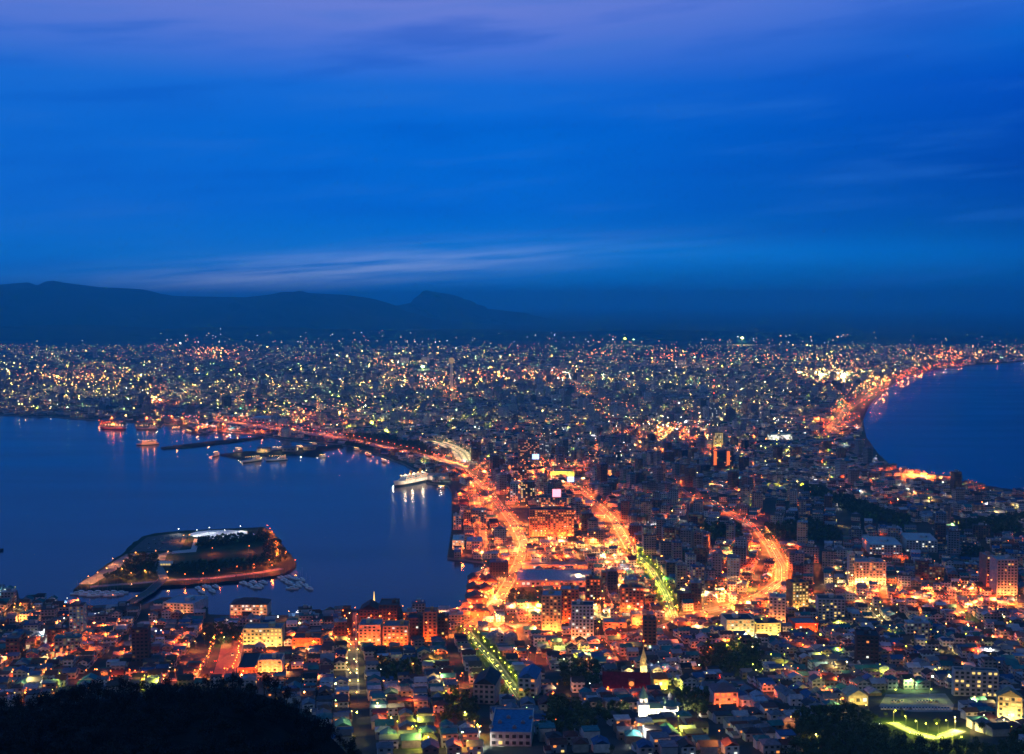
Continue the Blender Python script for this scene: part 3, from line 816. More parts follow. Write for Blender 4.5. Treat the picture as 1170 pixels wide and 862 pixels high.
block('office_building', 'narrow white office at the outer quay edge of the harbour', 'office', 518, 527, 605, 590, 18, WHT, GRY, 3, 4, .3, 'warm', R(3), None, phrase='white quay office')
block('exhibition_hall', 'cubic hall with bright lilac flat roof at the water edge', 'hall', 533, 551, 628, 619, 34, (.55, .45, .45), (.42, .42, .62), 6, 2, .3, 'warm', R(1), None, phrase='lilac-roofed quay hall')
block('exhibition_hall', 'white rounded annex left of the lilac-roofed quay hall', 'hall', 517, 530, 628, 618, 40, WHT, WHT, 4, 2, .7, 'warm', R(1), ('warm', 14000, 2), phrase='white annex of the quay hall')
block('tower', 'tall pinkish hotel tower with blue roof sign beside the station', 'tower', 592, 601, 534, 502, 18, (.38, .27, .25), GRY, 3, 9, .25, 'warm', 0, None, phrase='tall station tower')
block('tower', 'broad brown tower block joined behind the tall station tower', 'tower', 601, 616, 528, 503, 18, (.34, .25, .24), GRY, 5, 8, .3, 'warm', 0, None, phrase='broad station tower')
block('tower', 'pale slab with blind walls beside the broad station tower', 'tower', 617, 629, 522, 507, 20, (.45, .45, .48), GRY, 4, 5, .1, 'white', 0, None, phrase='pale station slab')
block('tower', 'brown tower over the orange-lit station front', 'tower', 592, 604, 551, 533, 14, (.30, .17, .14), GRY, 4, 6, .4, 'warm', 0, None, phrase='brown station tower')
block('tower', 'twin-colour block with white stair strip before the station', 'tower', 583, 592, 574, 553, 16, WHT, GRY, 3, 7, .2, 'white', 0, None, phrase='white strip tower')
block('tower', 'dark glazed tower with yellow-lit windows beside the white strip tower', 'tower', 595, 611, 574, 551, 16, (.16, .15, .16), GRY, 5, 7, .4, 'yellow', 0, None, phrase='dark glazed tower')
block('department_store', 'wide store carrying a glowing pink billboard', 'store', 613, 650, 579, 569, 26, (.35, .3, .3), DRK, 8, 2, .4, 'warm', 0, None, phrase='billboard store')
block('station_building', 'long station hall glowing yellow-green along its front', 'station', 629, 656, 545, 539, 24, (.45, .45, .35), GRY, 9, 1, 1.0, 'lime', 0, ('lime', 50000, 3), phrase='long yellow-green station hall')
block('red_tower', 'dark slab with two orange-red lit strips up its front', 'tower', 814, 838, 535, 517, 20, (.12, .08, .09), DRK, 6, 6, .05, 'warm', 0, None, phrase='slab with red strips')
block('yellow_tower', 'glowing yellow tower behind the slab with red strips', 'tower', 815, 826, 512, 495, 16, (.6, .45, .2), DRK, 3, 5, .8, 'yellow', 0, ('yellow', 50000, 1), phrase='glowing yellow tower')
block('warehouse', 'white-fronted waterside warehouse with lilac roof by the marina', 'warehouse', 186, 222, 700, 690, 38, (.6, .6, .6), LIL, 10, 2, .15, 'warm', R(-10), ('warm', 9000, 2), style='flat', phrase='white marina warehouse')
block('waterside_hall', 'long white three-storey quay building with dark hipped roof', 'hall', 263, 305, 702, 691, 24, (.62, .55, .48), (.12, .07, .08), 13, 3, .5, 'white', 0, ('warm', 9000, 3), style='hip', phrase='white quayside hall')
block('office_building', 'cream office glowing yellow across its front behind the red square', 'office', 278, 322, 739, 719, 22, (.68, .52, .30), (.22, .20, .26), 10, 3, .5, 'yellow', R(3), ('yellow', 30000, 4), phrase='glowing cream office')
block('warehouse', 'long dark-roofed shed right beside the red square', 'warehouse', 272, 292, 772, 764, 46, (.35, .14, .1), (.05, .04, .05), 5, 1, .5, 'orange', R(6), ('orange', 16000, 2), style='flat', phrase='dark-roofed shed')
block('warehouse', 'square white lit building right of the dark-roofed shed', 'warehouse', 295, 322, 768, 755, 20, (.7, .62, .5), (.16, .15, .2), 6, 2, .6, 'warm', R(4), ('warm', 18000, 3), phrase='square white lit building')
block('warehouse', 'grey-blue sloping-roof building behind the glowing cream office', 'warehouse', 281, 297, 722, 708, 16, GRY, LIL, 3, 3, .2, 'white', 0, None, phrase='grey-blue building')
block('warehouse', 'low orange-lit depot right of the glowing cream office', 'warehouse', 334, 366, 742, 730, 20, (.5, .25, .12), (.12, .07, .06), 8, 2, .6, 'orange', 0, ('orange', 30000, 3), phrase='orange depot')
block('brick_warehouse', 'red brick warehouse, outermost of the waterfront pair, dark roof', 'warehouse', 411, 432, 712, 697, 24, BRK, (.10, .05, .05), 6, 2, .1, 'warm', 0, None, style='gable_front', phrase='outer brick warehouse')
block('brick_warehouse', 'bigger dark brick warehouse at the waterfront right of the lit spire', 'warehouse', 433, 454, 713, 692, 28, (.2, .1, .08), (.12, .08, .08), 6, 3, .05, 'warm', 0, None, style='flat', phrase='big brick warehouse')
block('office_building', 'white bank-like building glowing orange-white beside the pier street', 'office', 410, 435, 737, 715, 24, (.7, .55, .4), (.25, .2, .26), 6, 3, .4, 'orange', 0, ('orange', 34000, 3), phrase='glowing corner building')
block('office_building', 'orange-lit building with tall arched windows next to the glowing corner building', 'office', 438, 466, 738, 716, 22, (.6, .38, .2), (.22, .17, .2), 7, 3, .4, 'yellow', 0, ('orange', 34000, 3), phrase='arched-window building')
block('office_building', 'dark concrete block between two orange-lit buildings near the harbour', 'office', 466, 483, 731, 707, 18, (.16, .12, .11), DRK, 5, 5, .05, 'white', 0, None, phrase='dark concrete block')
block('office_building', 'tall orange-washed office right of the dark concrete block', 'office', 484, 499, 733, 700, 18, (.5, .26, .14), (.16, .1, .12), 4, 6, .1, 'warm', 0, ('orange', 30000, 2), phrase='tall orange-washed office')
block('office_building', 'dark narrow block right of the tall orange-washed office', 'office', 500, 512, 730, 706, 16, (.12, .09, .09), DRK, 3, 5, .05, 'warm', 0, None, phrase='dark narrow block')
block('school', 'big pinkish hall building with dark roof left of the tree-lined slope', 'school', 541, 565, 805, 782, 30, (.46, .36, .34), (.05, .05, .06), 4, 3, .0, 'warm', R(-8), None, style='gable_front', phrase='pinkish hall beside the slope')
block('apartment_block', 'white building with blue roof at the right side of the slope', 'apartment block', 592, 612, 797, 775, 26, (.55, .55, .56), BLU, 4, 3, .1, 'warm', R(-10), None, style='gable_front', phrase='white house with blue roof')
block('community_hall', 'large white building with wide deep-blue roof at the bottom of the view', 'hall', 560, 607, 853, 838, 44, (.5, .5, .5), (.03, .17, .36), 6, 2, .12, 'yellow', R(-3), None, phrase='large blue-roofed building', front=14)
block('brown_block', 'brown slab tower with one pale stair strip right of the white grid tower', 'apartment block', 735, 750, 744, 709, 18, (.30, .14, .09), DRK, 4, 9, .08, 'yellow', R(-3), None, phrase='brown slab tower')
block('apartment_block', 'brick red apartment block left of the avenue near the market hall', 'apartment block', 670, 686, 700, 662, 18, (.36, .14, .09), DRK, 4, 8, .25, 'orange', 0, None, phrase='brick red apartment block')
block('apartment_block', 'wide orange apartment block between market hall and avenue', 'apartment block', 710, 735, 702, 672, 18, (.42, .2, .12), DRK, 7, 7, .35, 'orange', 0, ('orange', 24000, 2), phrase='wide orange apartment block')
block('office_building', 'low pale shop block lit orange-white left of the brown slab tower', 'shop', 690, 716, 722, 712, 18, (.55, .35, .26), GRY, 7, 2, .5, 'warm', 0, ('orange', 30000, 2), phrase='pale lit shop block')
block('office_building', 'bright shop building lit white-orange behind the brown slab tower', 'shop', 722, 748, 714, 703, 18, (.6, .4, .28), GRY, 7, 2, .6, 'warm', 0, ('warm', 30000, 2), phrase='bright shop building')
block('post_office', 'long white colonnaded building glowing at the foot of the tram road', 'office', 830, 862, 727, 709, 26, (.72, .62, .5), (.06, .05, .06), 9, 2, .5, 'warm', R(4), ('yellow', 26000, 4), style='flat', phrase='long white colonnaded building')
block('post_office', 'golden-lit wing joined right of the long white colonnaded building', 'office', 864, 892, 726, 713, 22, (.68, .5, .26), DRK, 8, 2, .6, 'yellow', R(4), ('yellow', 34000, 3), phrase='golden-lit wing')
block('apartment_block', 'white apartment block with blank left wall behind the golden-lit wing', 'apartment block', 879, 897, 711, 683, 18, (.66, .55, .5), GRY, 4, 7, .15, 'warm', R(-12), ('warm', 22000, 2), phrase='white block behind the golden wing')
block('apartment_block', 'amber-lit apartment block at the bend of the tram road', 'apartment block', 905, 924, 696, 666, 18, (.45, .28, .12), DRK, 4, 8, .5, 'yellow', R(10), ('yellow', 26000, 2), phrase='amber-lit apartment block')
block('apartment_block', 'grey white stepped apartment block right of the amber-lit one', 'apartment block', 935, 965, 709, 685, 20, (.5, .5, .5), DRK, 8, 7, .25, 'yellow', R(-6), None, phrase='grey stepped apartment block')
block('apartment_tower', 'plain dark brown tower alone among low roofs', 'apartment block', 979, 1003, 762, 727, 20, (.11, .07, .07), DRK, 5, 9, .02, 'warm', R(-10), None, phrase='plain dark brown tower')
block('hospital', 'pink-lit stepped complex with slim white tower at its left end', 'hospital', 974, 1012, 668, 643, 24, (.62, .45, .42), GRY, 11, 6, .35, 'warm', 0, ('warm', 60000, 3), phrase='pink-lit stepped complex', front=16)
block('hospital', 'slim white tower rising at the end of the pink-lit complex', 'tower', 970, 976, 670, 634, 10, (.65, .58, .52), GRY, 2, 9, .2, 'warm', 0, ('warm', 30000, 1), phrase='slim white tower', front=14)
block('hotel_tower', 'pale pink tower at the far right, ribbed with balconies', 'hotel', 1139, 1162, 680, 640, 24, (.60, .42, .40), GRY, 8, 11, .12, 'warm', 0, ('warm', 50000, 2), phrase='pale pink tower', front=14)
block('hotel_tower', 'orange-washed narrow tower joined left of the pale pink tower', 'hotel', 1127, 1138, 673, 636, 24, (.5, .24, .18), GRY, 3, 10, .1, 'orange', 0, ('orange', 40000, 1), phrase='orange-washed narrow tower')
block('school', 'long school with grid of balconies and white rooftop huts at the right', 'school', 1091, 1139, 796, 767, 9, (.55, .5, .48), (.08, .1, .12), 12, 5, .4, 'yellow', R(-8), None, phrase='long grid-fronted school')
block('villa', 'cream multi-gabled mansion glowing bright yellow at the right edge', 'mansion', 1141, 1166, 826, 796, 9, (.75, .62, .36), (.3, .25, .15), 6, 4, .6, 'yellow', R(-14), ('yellow', 26000, 4), style='gable_front', phrase='glowing cream mansion')
block('house', 'small gabled house glowing yellow left of the school car park', 'house', 969, 992, 806, 795, 14, (.6, .55, .3), (.4, .4, .28), 3, 1, .7, 'yellow', R(5), ('yellow', 9000, 2), style='gable_front', phrase='yellow-lit gabled house')
block('public_hall', 'white colonial hall with red-lit front above the blue roofs', 'hall', 816, 843, 808, 791, 18, (.66, .5, .48), (.2, .12, .14), 5, 2, .6, 'warm', R(4), ('orange', 12000, 3), style='hip', phrase='white colonial hall')
block('round_hall', 'low red-orange lit curved hall left of the grey stepped block', 'hall', 908, 935, 722, 713, 24, (.5, .16, .08), (.2, .2, .26), 6, 1, .6, 'orange', R(5), ('orange', 26000, 3), phrase='low red-lit hall')
block('yellow_hall', 'small hall glowing yellow with orange roof beside the red church', 'hall', 747, 763, 788, 776, 14, (.72, .52, .2), (.45, .12, .05), 3, 1, .8, 'yellow', 0, ('yellow', 14000, 2), style='hip', phrase='small yellow hall')
block('gymnasium', 'white barrel-like hall roofs beyond the dark wood', 'hall', 994, 1030, 634, 623, 60, (.55, .55, .56), (.5, .5, .55), 9, 2, .2, 'white', R(-6), None, phrase='white-roofed sports halls')
block('gymnasium', 'second white-roofed hall, right of the first beyond the dark wood', 'hall', 1036, 1070, 631, 618, 55, (.55, .55, .56), (.5, .5, .55), 8, 2, .2, 'white', R(-8), None, phrase='second sports hall')
block('office_tower', 'grey tower crowned by a red and white antenna mast', 'tower', 810, 821, 484, 461, 18, (.42, .42, .45), GRY, 4, 8, .15, 'white', 0, None, phrase='mast-crowned tower')
block('temple', 'wide white-lit low building right behind the mast-crowned tower', 'hall', 877, 905, 503, 497, 20, (.6, .6, .5), GRY, 6, 2, .9, 'white', 0, ('white', 60000, 2), phrase='white-lit low building')
block('shed', 'white-roofed harbour shed beside the elevated bridge', 'shed', 285, 312, 483, 478, 60, (.55, .55, .58), (.55, .55, .62), 6, 1, .2, 'white', R(-10), None, phrase='white harbour shed')

hall_ = [o_ for o_ in COL.objects if o_.name.startswith('community_hall')][0]
for k_ in range(6):
    mb = MB(); mb.box(-1.2, 1.2, -1, 1, 0, 1.3); mb.cyl(0, 0, 1.3, 1.9, .5, .5, 8); v_ = mb.build('roof_vent', M['metal'], hall_)
    v_.location = (-12 + k_ * 4.6, 9 + (k_ % 3) * 9, [q_ for q_ in hall_.children if q_.name.startswith('wall')][0].dimensions.z - 5 + .13)
# --- extra parts on some landmarks, as things of their own where they can be lifted off
def at_block(px, py): 
    x, y = G(px, py); return x, y, T(y)
def sign(px, yb, yt, w_px, col, label, depth_off=0.0, base_px=None):
    """lit billboard on posts standing on a roof"""
    x, y = G(px, base_px or yb); sc = y / FPX
    z0 = CAM_H + ray(px, yb)[2] * (y / ray(px, yb)[1]); z1 = CAM_H + ray(px, yt)[2] * (y / ray(px, yt)[1])
    w = w_px * sc
    e = empty('billboard', (x, y + depth_off, z0), 0, label, 'sign', 'lit roof signs')
    mb = MB(); mb.box(-w / 2, w / 2, 0, 0.8, 0, z1 - z0); mb.box(-w / 2 + .3, -w / 2 + .6, .2, .5, -4, 0); mb.box(w / 2 - .6, w / 2 - .3, .2, .5, -4, 0); mb.build('frame', M['metal'], e)
    m2 = MB(); m2.box(-w / 2 + 0.3, w / 2 - 0.3, -0.08, -0.003, 0.3, z1 - z0 - 0.3); m2.build('screen', col, e)
SG = lambda n, c, s_: mat(n, (0.1, 0.1, 0.1), emit=c, es=s_, sampling='NONE')
sign(636, 569, 559, 10, SG('sign_pink', (1, .25, .32), 3.2), 'square glowing pink billboard on the store roof', base_px=578)
sign(612, 525, 519, 8, SG('sign_blue', (.35, .55, 1), 3.0), 'small blue-white sign on the tall station tower', base_px=533)
sign(652, 551, 545, 8, SG('sign_blue2', (.35, .5, 1), 3.0), 'blue-white sign above the road behind the hotel', base_px=560)
for px_, wd in ((817, 1), (832, 1)):
    x, y = G(px_, 535); sc = y / FPX
    e = empty('light_column', (x, y - 1.0, T(y)), 0, f"{'left' if px_ < 825 else 'right'} orange-red light column on the dark slab", 'light column', 'orange light columns on the dark slab')
    mb = MB(); mb.box(-3, 3, 0, 0.4, 6, 34); mb.build('panel', SG('strip_orange', (1, .18, .03), 1.3), e)
    mb = MB(); mb.box(-3.3, 3.3, 0.41, 0.7, 5.5, 34.5); mb.build('frame', M['dark'], e)
# antenna mast on the far tower
x, y = G(816, 484); sc = y / FPX
e = empty('antenna_mast', (x, y + 9, T(y) + 23 * sc), 0, 'red and white lattice mast on top of the far grey tower', 'mast')
mb = MB(); mb.cyl(0, 0, 0, 16 * sc, 1.8, 0.5, 4); mb.cyl(0, 0, 16 * sc, 26 * sc, 0.5, 0.3, 4); mb.build('mast', M['red_paint'], e)
for k, f in enumerate((.45, .75, 1.0)):
    mb = MB(); mb.octa(0, 0, 26 * sc * f, 1.3); mb.build('beacon', M['lamp_red'], e)
# observation tower (tall shaft with a wider deck) far inland
x, y = G(516, 446); sc = y / FPX; hh = 39 * sc
e = empty('observation_tower', (x, y, T(y)), 0, 'slim pale observation tower with wider deck standing far inland', 'tower')
mb = MB(); mb.cyl(0, 0, 0, hh * 0.8, 6, 4.5, 10); mb.build('shaft', mat('tower_glow', (.6, .55, .5), emit=(1, .75, .45), es=0.12, sampling='NONE'), e)  # the shaft's lit look is put into its own emission; it is no lamp
mb = MB(); mb.lathe(0, 0, [(5, hh * .78), (10, hh * .83), (10, hh * .92), (6, hh * .95), (0.01, hh * .96)], 10); mb.build('deck', SG('tower_deck', (1, .6, .25), .45), e)
mb = MB(); mb.cyl(0, 0, hh * .95, hh * 1.1, .8, .2, 5); mb.build('antenna', M['metal'], e)

# orthodox church: white walls, bell tower with spire, green onion domes
x, y = G(752, 820); z = T(y)
e = empty('orthodox_church', (x, y, z), R(4), 'small white church with onion domes, brilliantly floodlit', 'church'); e.scale = (1.0, 1.0, 0.9)
mb = MB(); mb.box(-13, -6, 0, 8, -4, 9.5); mb.box(-6, 4, 1.5, 9.5, -4, 6.5); mb.box(3.9, 13.6, 0, 10, -4, 8.5)
mb.box(-12, -7, 1.5, 6.5, 9.5, 14.0)
for i in range(6): mb.cyl(8.7, -0.4 + 0, -4, 7, 4.4, n=12) if i == 0 else None
mb.build('wall', M['white'], e)
dm = mat('dome_copper', (.10, .20, .18), 0.4, 0.3)
mb = MB(); mb.lathe(-9.5, 4, [(3.6, 14.0), (1.2, 20), (0.02, 23)], 8); rs = mb.build('spire', dm, e)
for dx, dy, r_, zz in ((8.7, 5, 1.6, 12.2), (5.2, 2.4, 1.0, 10.2), (12.2, 2.4, 1.0, 10.2), (5.2, 7.6, 1.0, 10.2), (12.2, 7.6, 1.0, 10.2)):
    mb = MB(); mb.lathe(dx, dy, [(r_ * .6, 8.5), (r_ * .6, zz), (r_, zz + r_ * .8), (r_ * .8, zz + r_ * 1.7), (r_ * .15, zz + r_ * 2.8), (0.02, zz + r_ * 3.6)], 10); mb.build('dome', dm if r_ < 1.2 else M['white'], e)
mb = MB(); mb.gable(-6.5, 3.8, 1.5, 9.5, 6.5, 2.5, 0, (1,) * 4, 0, (1,) * 4); mb.lathe(8.7, 5, [(7.4, 8.5), (2.2, 11), (1.0, 11.4)], 8); mb.build('roof', dm, e)
for wx, wz in ((-9.5, 5), (-9.5, 11.6), (-4, 3.4), (-1, 3.4), (2, 3.4)):
    mb = MB(); mb.box(-0.5, 0.5, -0.08, 0, -1.0, 1.0); mb.cyl(0, -0.04, 1.0, 1.02, 0.5, n=8)
    mb.build('window', M['glass'], e).location = (wx, -0.003 if wx < -6 and wz < 10 else 1.49, wz)
for k, (fx, fy) in enumerate(((-14, -7), (-6, -7), (2, -6), (9, -9), (16, -3))):
    fe = empty('floodlight', (x + fx, y + fy, T(y + fy)), 0, f'{ORD(k + 1)} white floodlight from the left before the white domed church', 'floodlight', 'floodlights at the domed church')
    mb = MB(); mb.box(-0.4, 0.4, -0.3, 0.3, 0.3, 0.8); mb.cyl(0, 0, 0, 0.3, 0.08, n=5); mb.build('housing', M['dark'], fe)
    mb = MB(); mb.box(-0.3, 0.3, -0.2, 0.2, 0.803, 0.85); mb.build('lens', M['win_yellow'], fe)
    add_bulb(fe, 'church', 15000, (0, 0, 1.0), 0.3, UPW)
keep_rect(x, y, 32, 12, 0, 3, 16); PLACES.append(('white domed church', x, y, 752, 806))
# red-roofed church with steeple
x, y = G(716, 792); z = T(y)
e = empty('red_roofed_church', (x, y, z), R(-3), 'church with huge dark red roof and round rose window', 'church')
mb = MB(); mb.box(-17, 17, 0, 14, -4, 5); mb.build('wall', M['wall'], e, (.5, .4, .38))
mb = MB(); mb.gable(-17, 17, 0, 14, 5, 9, 0, (1,) * 4, 1, (1,) * 4, ov=1.0); mb.build('roof', [M['roof'], M['wall']], e, RED)
mb = MB(); c0 = MB()
mb.box(-2.4, 2.4, -0.9, 3, 4.5, 10); mb.build('dormer', M['wall'], e, (.45, .1, .08)).location = (3.5, 0, 0)
mb = MB(); mb.cyl(0, 0, 0, 0.1, 1.9, n=16); o = mb.build('rose_window', M['win_warm'], e); o.rotation_euler = (R(90), 0, 0); o.location = (3.5, -0.95, 7.3)
keep_rect(x, y, 34, 14, 0, 3, 10); PLACES.append(('red-roofed church', x, y, 716, 780))
x, y = G(735.5, 778); z = T(y)
e = empty('church_steeple', (x, y, z), 0, 'slender yellow-lit steeple rising behind the red church roof', 'steeple')
mb = MB(); mb.box(-2.6, 2.6, 0, 5.2, -4, 12); mb.build('shaft', M['wall'], e, (.6, .55, .4))
mb = MB(); mb.lathe(0, 2.6, [(3.4, 12), (2.2, 14), (2.2, 16.5), (2.6, 16.6), (0.6, 24), (0.03, 28)], 8); mb.build('spire', M['wall'], e, (.5, .4, .25))
mb = MB(); mb.box(-0.9, 0.9, -0.1, -0.003, 6, 9.5); mb.build('window', M['win_yellow'], e)
for fx in (-6, 6): add_bulb(e, 'yellow', 14000, (fx, -6, 7), 0.3, UPW)
keep_rect(x, y, 6, 6, 0, 3, 12); PLACES.append(('yellow-lit steeple', x, y, 735, 760))
# lit spire at the harbour front
x, y = G(427.5, 697)
e = empty('harbour_spire', (x, y, T(y)), 0, 'thin glowing spire above the brick warehouses at the harbour', 'spire')
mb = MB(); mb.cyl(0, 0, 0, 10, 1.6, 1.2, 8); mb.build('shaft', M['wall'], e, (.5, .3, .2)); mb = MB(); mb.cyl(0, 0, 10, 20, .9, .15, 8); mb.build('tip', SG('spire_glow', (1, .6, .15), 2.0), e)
PLACES.append(('harbour spire', x, y, 427, 690)); keep_rect(x, y, 14, 10, 0, 8, 30); VIS.append((422, 433, 697, 677, y))
# dark lattice tower at the end of the pier street
x, y = G(396, 728)
e = empty('pylon', (x, y, T(y)), 0, 'dark slim tower dotted with small orange lights at the harbour end', 'tower')
mb = MB(); mb.box(-5, 5, 0, 8, -2, 26); mb.box(-3.5, 3.5, 1, 6, 26, 30); mb.build('wall', M['wall'], e, (.12, .08, .07))
for k in range(10):
    mb = MB(); mb.octa(random.uniform(-4, 4), -0.3, 3 + k * 2.6, 0.45); mb.build('lamp', M['lamp_orange' if k % 2 else 'lamp_yellow'], e)
keep_rect(x, y, 10, 8, 0, 2); PLACES.append(('dark harbour tower', x, y, 396, 715))
# pair of round storage domes by the slope's top end
for k, px_ in enumerate((562, 583)):
    x, y = G(px_, 737)
    e = empty('domed_hall', (x, y, T(y)), 0, f"{'left' if k == 0 else 'right'} of two grey domed halls beside the top of the slope", 'hall', 'grey domed halls')
    mb = MB(); mb.lathe(0, 6, [(6.5, -2), (6.5, 4)], 16); mb.build('wall', M['wall'], e, (.3, .3, .34)); mb = MB(); mb.lathe(0, 6, [(6.7, 4), (6.0, 7), (4.2, 9.2), (1.8, 10.4), (0.02, 10.7)], 16); mb.build('roof', M['roof'], e, (.22, .22, .30))
    keep_rect(x, y, 13, 13, 0, 2)
# brick warehouses with round gables at the basin, lit orange
for k, (px_, py_, w_) in enumerate([(543, 668, 14), (552, 669, 14), (561, 670, 14), (545, 690, 22), (546, 706, 24), (543, 679, 16), (556, 680, 16)]):
    x, y = G(px_, py_)
    e = empty('brick_warehouse', (x, y, T(y)), R(8), f'{ORD(k + 1)} gabled brick warehouse beside the basin, glowing orange under lamps', 'warehouse', 'gabled brick warehouses by the basin')
    mb = MB(); mb.box(-w_ / 2, w_ / 2, 0, 22, -2, 6); mb.build('wall', M['wall'], e, (.45, .2, .12))
    mb = MB(); mb.gable(0, 22, -w_ / 2, w_ / 2, 6, 4.5, 0, (1,) * 4, 1, (1,) * 4, yaw=math.pi / 2, ov=0.4); mb.build('roof', [M['roof'], M['wall']], e, (.14, .08, .08))
    for q in (-1, 0, 1): obj('window', pane('warm' if q else 'yellow', 1.8, 2.2), e, loc=(q * w_ * 0.28, -0.07, 3))
    add_bulb(e, 'orange', 26000, (-w_ / 2 - 1, -4, 6), .4); add_bulb(e, 'orange', 9000, (w_ / 2, -6, 2), .4, UPW)
    keep_rect(x, y, w_, 22, 0, 1, 2)
    PLACES.append((f'{ORD(k + 1)} gabled brick warehouse', x, y, px_, py_))

# ---- elevated bridge along the harbour
BR = [G0(*p) for p in [(243, 483), (300, 491), (330, 495), (400, 506), (455, 518), (510, 531), (532, 540)]]
mb = MB(); BH = 10.0
e = empty('harbour_bridge', (0, 0, 0), 0, 'long pale elevated bridge sweeping along the inner harbour shore', 'bridge')
def band3(mb, line, o0, o1, z0, z1, mi=0):
    for i in range(len(line) - 1):
        a, b_ = Vector(line[i]), Vector(line[i + 1]); d = (b_ - a).normalized(); n = Vector((-d.y, d.x))
        A, B, C, D_ = a + n * o0, a + n * o1, b_ + n * o1, b_ + n * o0
        mb.face([(*B, z1), (*A, z1), (*D_, z1), (*C, z1)], mi); mb.face([(*A, z0), (*D_, z0), (*D_, z1), (*A, z1)], mi); mb.face([(*B, z0), (*C, z0), (*C, z1), (*B, z1)], mi); mb.face([(*A, z0), (*B, z0), (*C, z0), (*D_, z0)], mi)
zf = lambda i: BH
band3(mb, BR, -9, 9, BH - 1.8, BH); mb.build('deck', M['quay'], e)
for s_ in (-1, 1):
    mb = MB(); band3(mb, BR, s_ * 9.2 - .2, s_ * 9.2 + .2, BH - 1.8, BH + 1.1); mb.build('parapet', M['pale'], e)
def along(line, step, start=0.0):
    out = []; acc = start
    for a, b_ in zip(line[:-1], line[1:]):
        Ls = math.dist(a, b_)
        while acc < Ls:
            f = acc / Ls; d = ((b_[0] - a[0]) / Ls, (b_[1] - a[1]) / Ls)
            out.append((a[0] + (b_[0] - a[0]) * f, a[1] + (b_[1] - a[1]) * f, d)); acc += step
        acc -= Ls
    return out
pm = MB().box(-1.5, 1.5, -1.5, 1.5, -4, BH - 1.81).mesh('pier', [M['concrete']])
for x, y, d in along(BR, 60, 20): obj('pier', pm, e, loc=(x, y, 0))
# low bridge to the island
IB = [G0(186, 663), G0(172, 676), G0(152, 688), G0(133, 700)]
e = empty('island_bridge', (0, 0, 0), 0, 'low straight bridge joining the green island to the near shore', 'bridge')
mb = MB(); band3(mb, IB, -5, 5, 2.2, 3.6); mb.build('deck', M['asphalt'], e)
for s_ in (-1, 1):
    mb = MB(); band3(mb, IB, s_ * 5.15 - .15, s_ * 5.15 + .15, 2.2, 4.6); mb.build('railing', M['concrete'], e)
for x, y, d in along(IB, 24, 14):
    mb = MB(); mb.box(-.8, .8, -.8, .8, -4, 2.2); mb.build('pier', M['concrete'], e).location = (x, y, 0)

# ================================================================== STREET LAMPS
def lamp_proto(col):
    e = empty('street_lamp', (0, 0, -500), 0, 'street lamp', 'street lamp', 'street lamps')
    mb = MB(); mb.cyl(0, 0, -1, 8.6, 0.12, 0.07, 6); mb.cyl(0, 0, 0, 1, 0.2, 0.2, 6); mb.build('pole', M['metal'], e)
    mb = MB(); mb.box(-0.06, 1.3, -0.06, 0.06, 8.55, 8.67); mb.build('arm', M['metal'], e)
    mb = MB(); mb.octa(1.3, 0, 8.42, 0.42); mb.build('lamp_head', M['lamp_' + col], e)
    return e
LP = {}
NL = [0]
FAR = MB()
P0 = 15500.0
LAMP_POS = []
def lamp(x, y, col, power, label, rz=0.0, z=None, group='street lamps'):
    """a lamp standard; past the nearest three hundred they join the far lights"""
    zz = T(y) if z is None else z
    LAMP_POS.append((x, y))
    if NL[0] >= 296:
        far_lamp(x, y, col, power, zz); return
    NL[0] += 1
    if col not in LP:
        LP[col] = lamp_proto(col)
        r = LP[col]; kids(r)
        r.location = (x, y, zz); r.rotation_euler = (0, 0, rz); r['label'] = label; r['group'] = group
    else:
        r = dup(LP[col], (x, y, zz), rz, label, group)
    add_bulb(r, col, P0 * power, (1.3, 0, 7.75), 0.35)
def far_lamp(x, y, col, power, zz=2.5, dot=1.0):
    s_ = max(0.45, y / 5200.0)
    FAR.cyl(x, y, zz, zz + 8.5, 0.12 * s_, 0.08 * s_, 3, 0, False)
    c = LIT[col]
    FAR.octa(x, y, zz + 9.0 + s_, s_, 1, (*c, 9.0 * dot))
    q = 1.0; zq = zz + 8.9      # glass under the hood, facing the road
    FAR.face([(x - q, y + q, zq), (x + q, y + q, zq), (x + q, y - q, zq), (x - q, y - q, zq)], 2, None, (*c, P0 * power / 12.6))
isle_lamps = [(640, 140), (730, 140), (285, 295), (315, 282), (345, 268), (365, 235), (400, 243), (395, 270), (425, 283), (440, 215), (470, 275), (505, 210), (545, 212), (543, 280), (600, 288), (660, 285), (712, 275), (770, 262), (825, 255), (826, 266), (875, 240), (885, 258), (870, 125), (878, 135), (885, 145), (897, 178), (901, 190), (903, 205), (901, 215), (900, 225), (930, 212), (960, 240), (580, 136), (680, 132), (782, 127), (596, 158), (615, 156), (690, 200), (810, 193)]
for i, (a, b_) in enumerate(isle_lamps):
    px_, py_ = a / 2.855, 560 + b_ / 2.855
    x, y = G0(px_, py_ + 3.5)
    c = 'orange' if a > 590 and b_ > 160 or a > 860 else 'warm'
    if b_ < 142 and a < 860: c = 'white'
    lamp(x, y, c, 2.4 if a > 860 else 0.4 if c == 'white' else 1.0, f'{ORD(i + 1)} harbour island lamp, counted from its western tip round the roads', z=2.6, group='lamps on the green island')
x, y = G0(155, 691); lamp(x, y, 'warm', .3, 'lone warm lamp halfway along the island bridge', z=3.6)
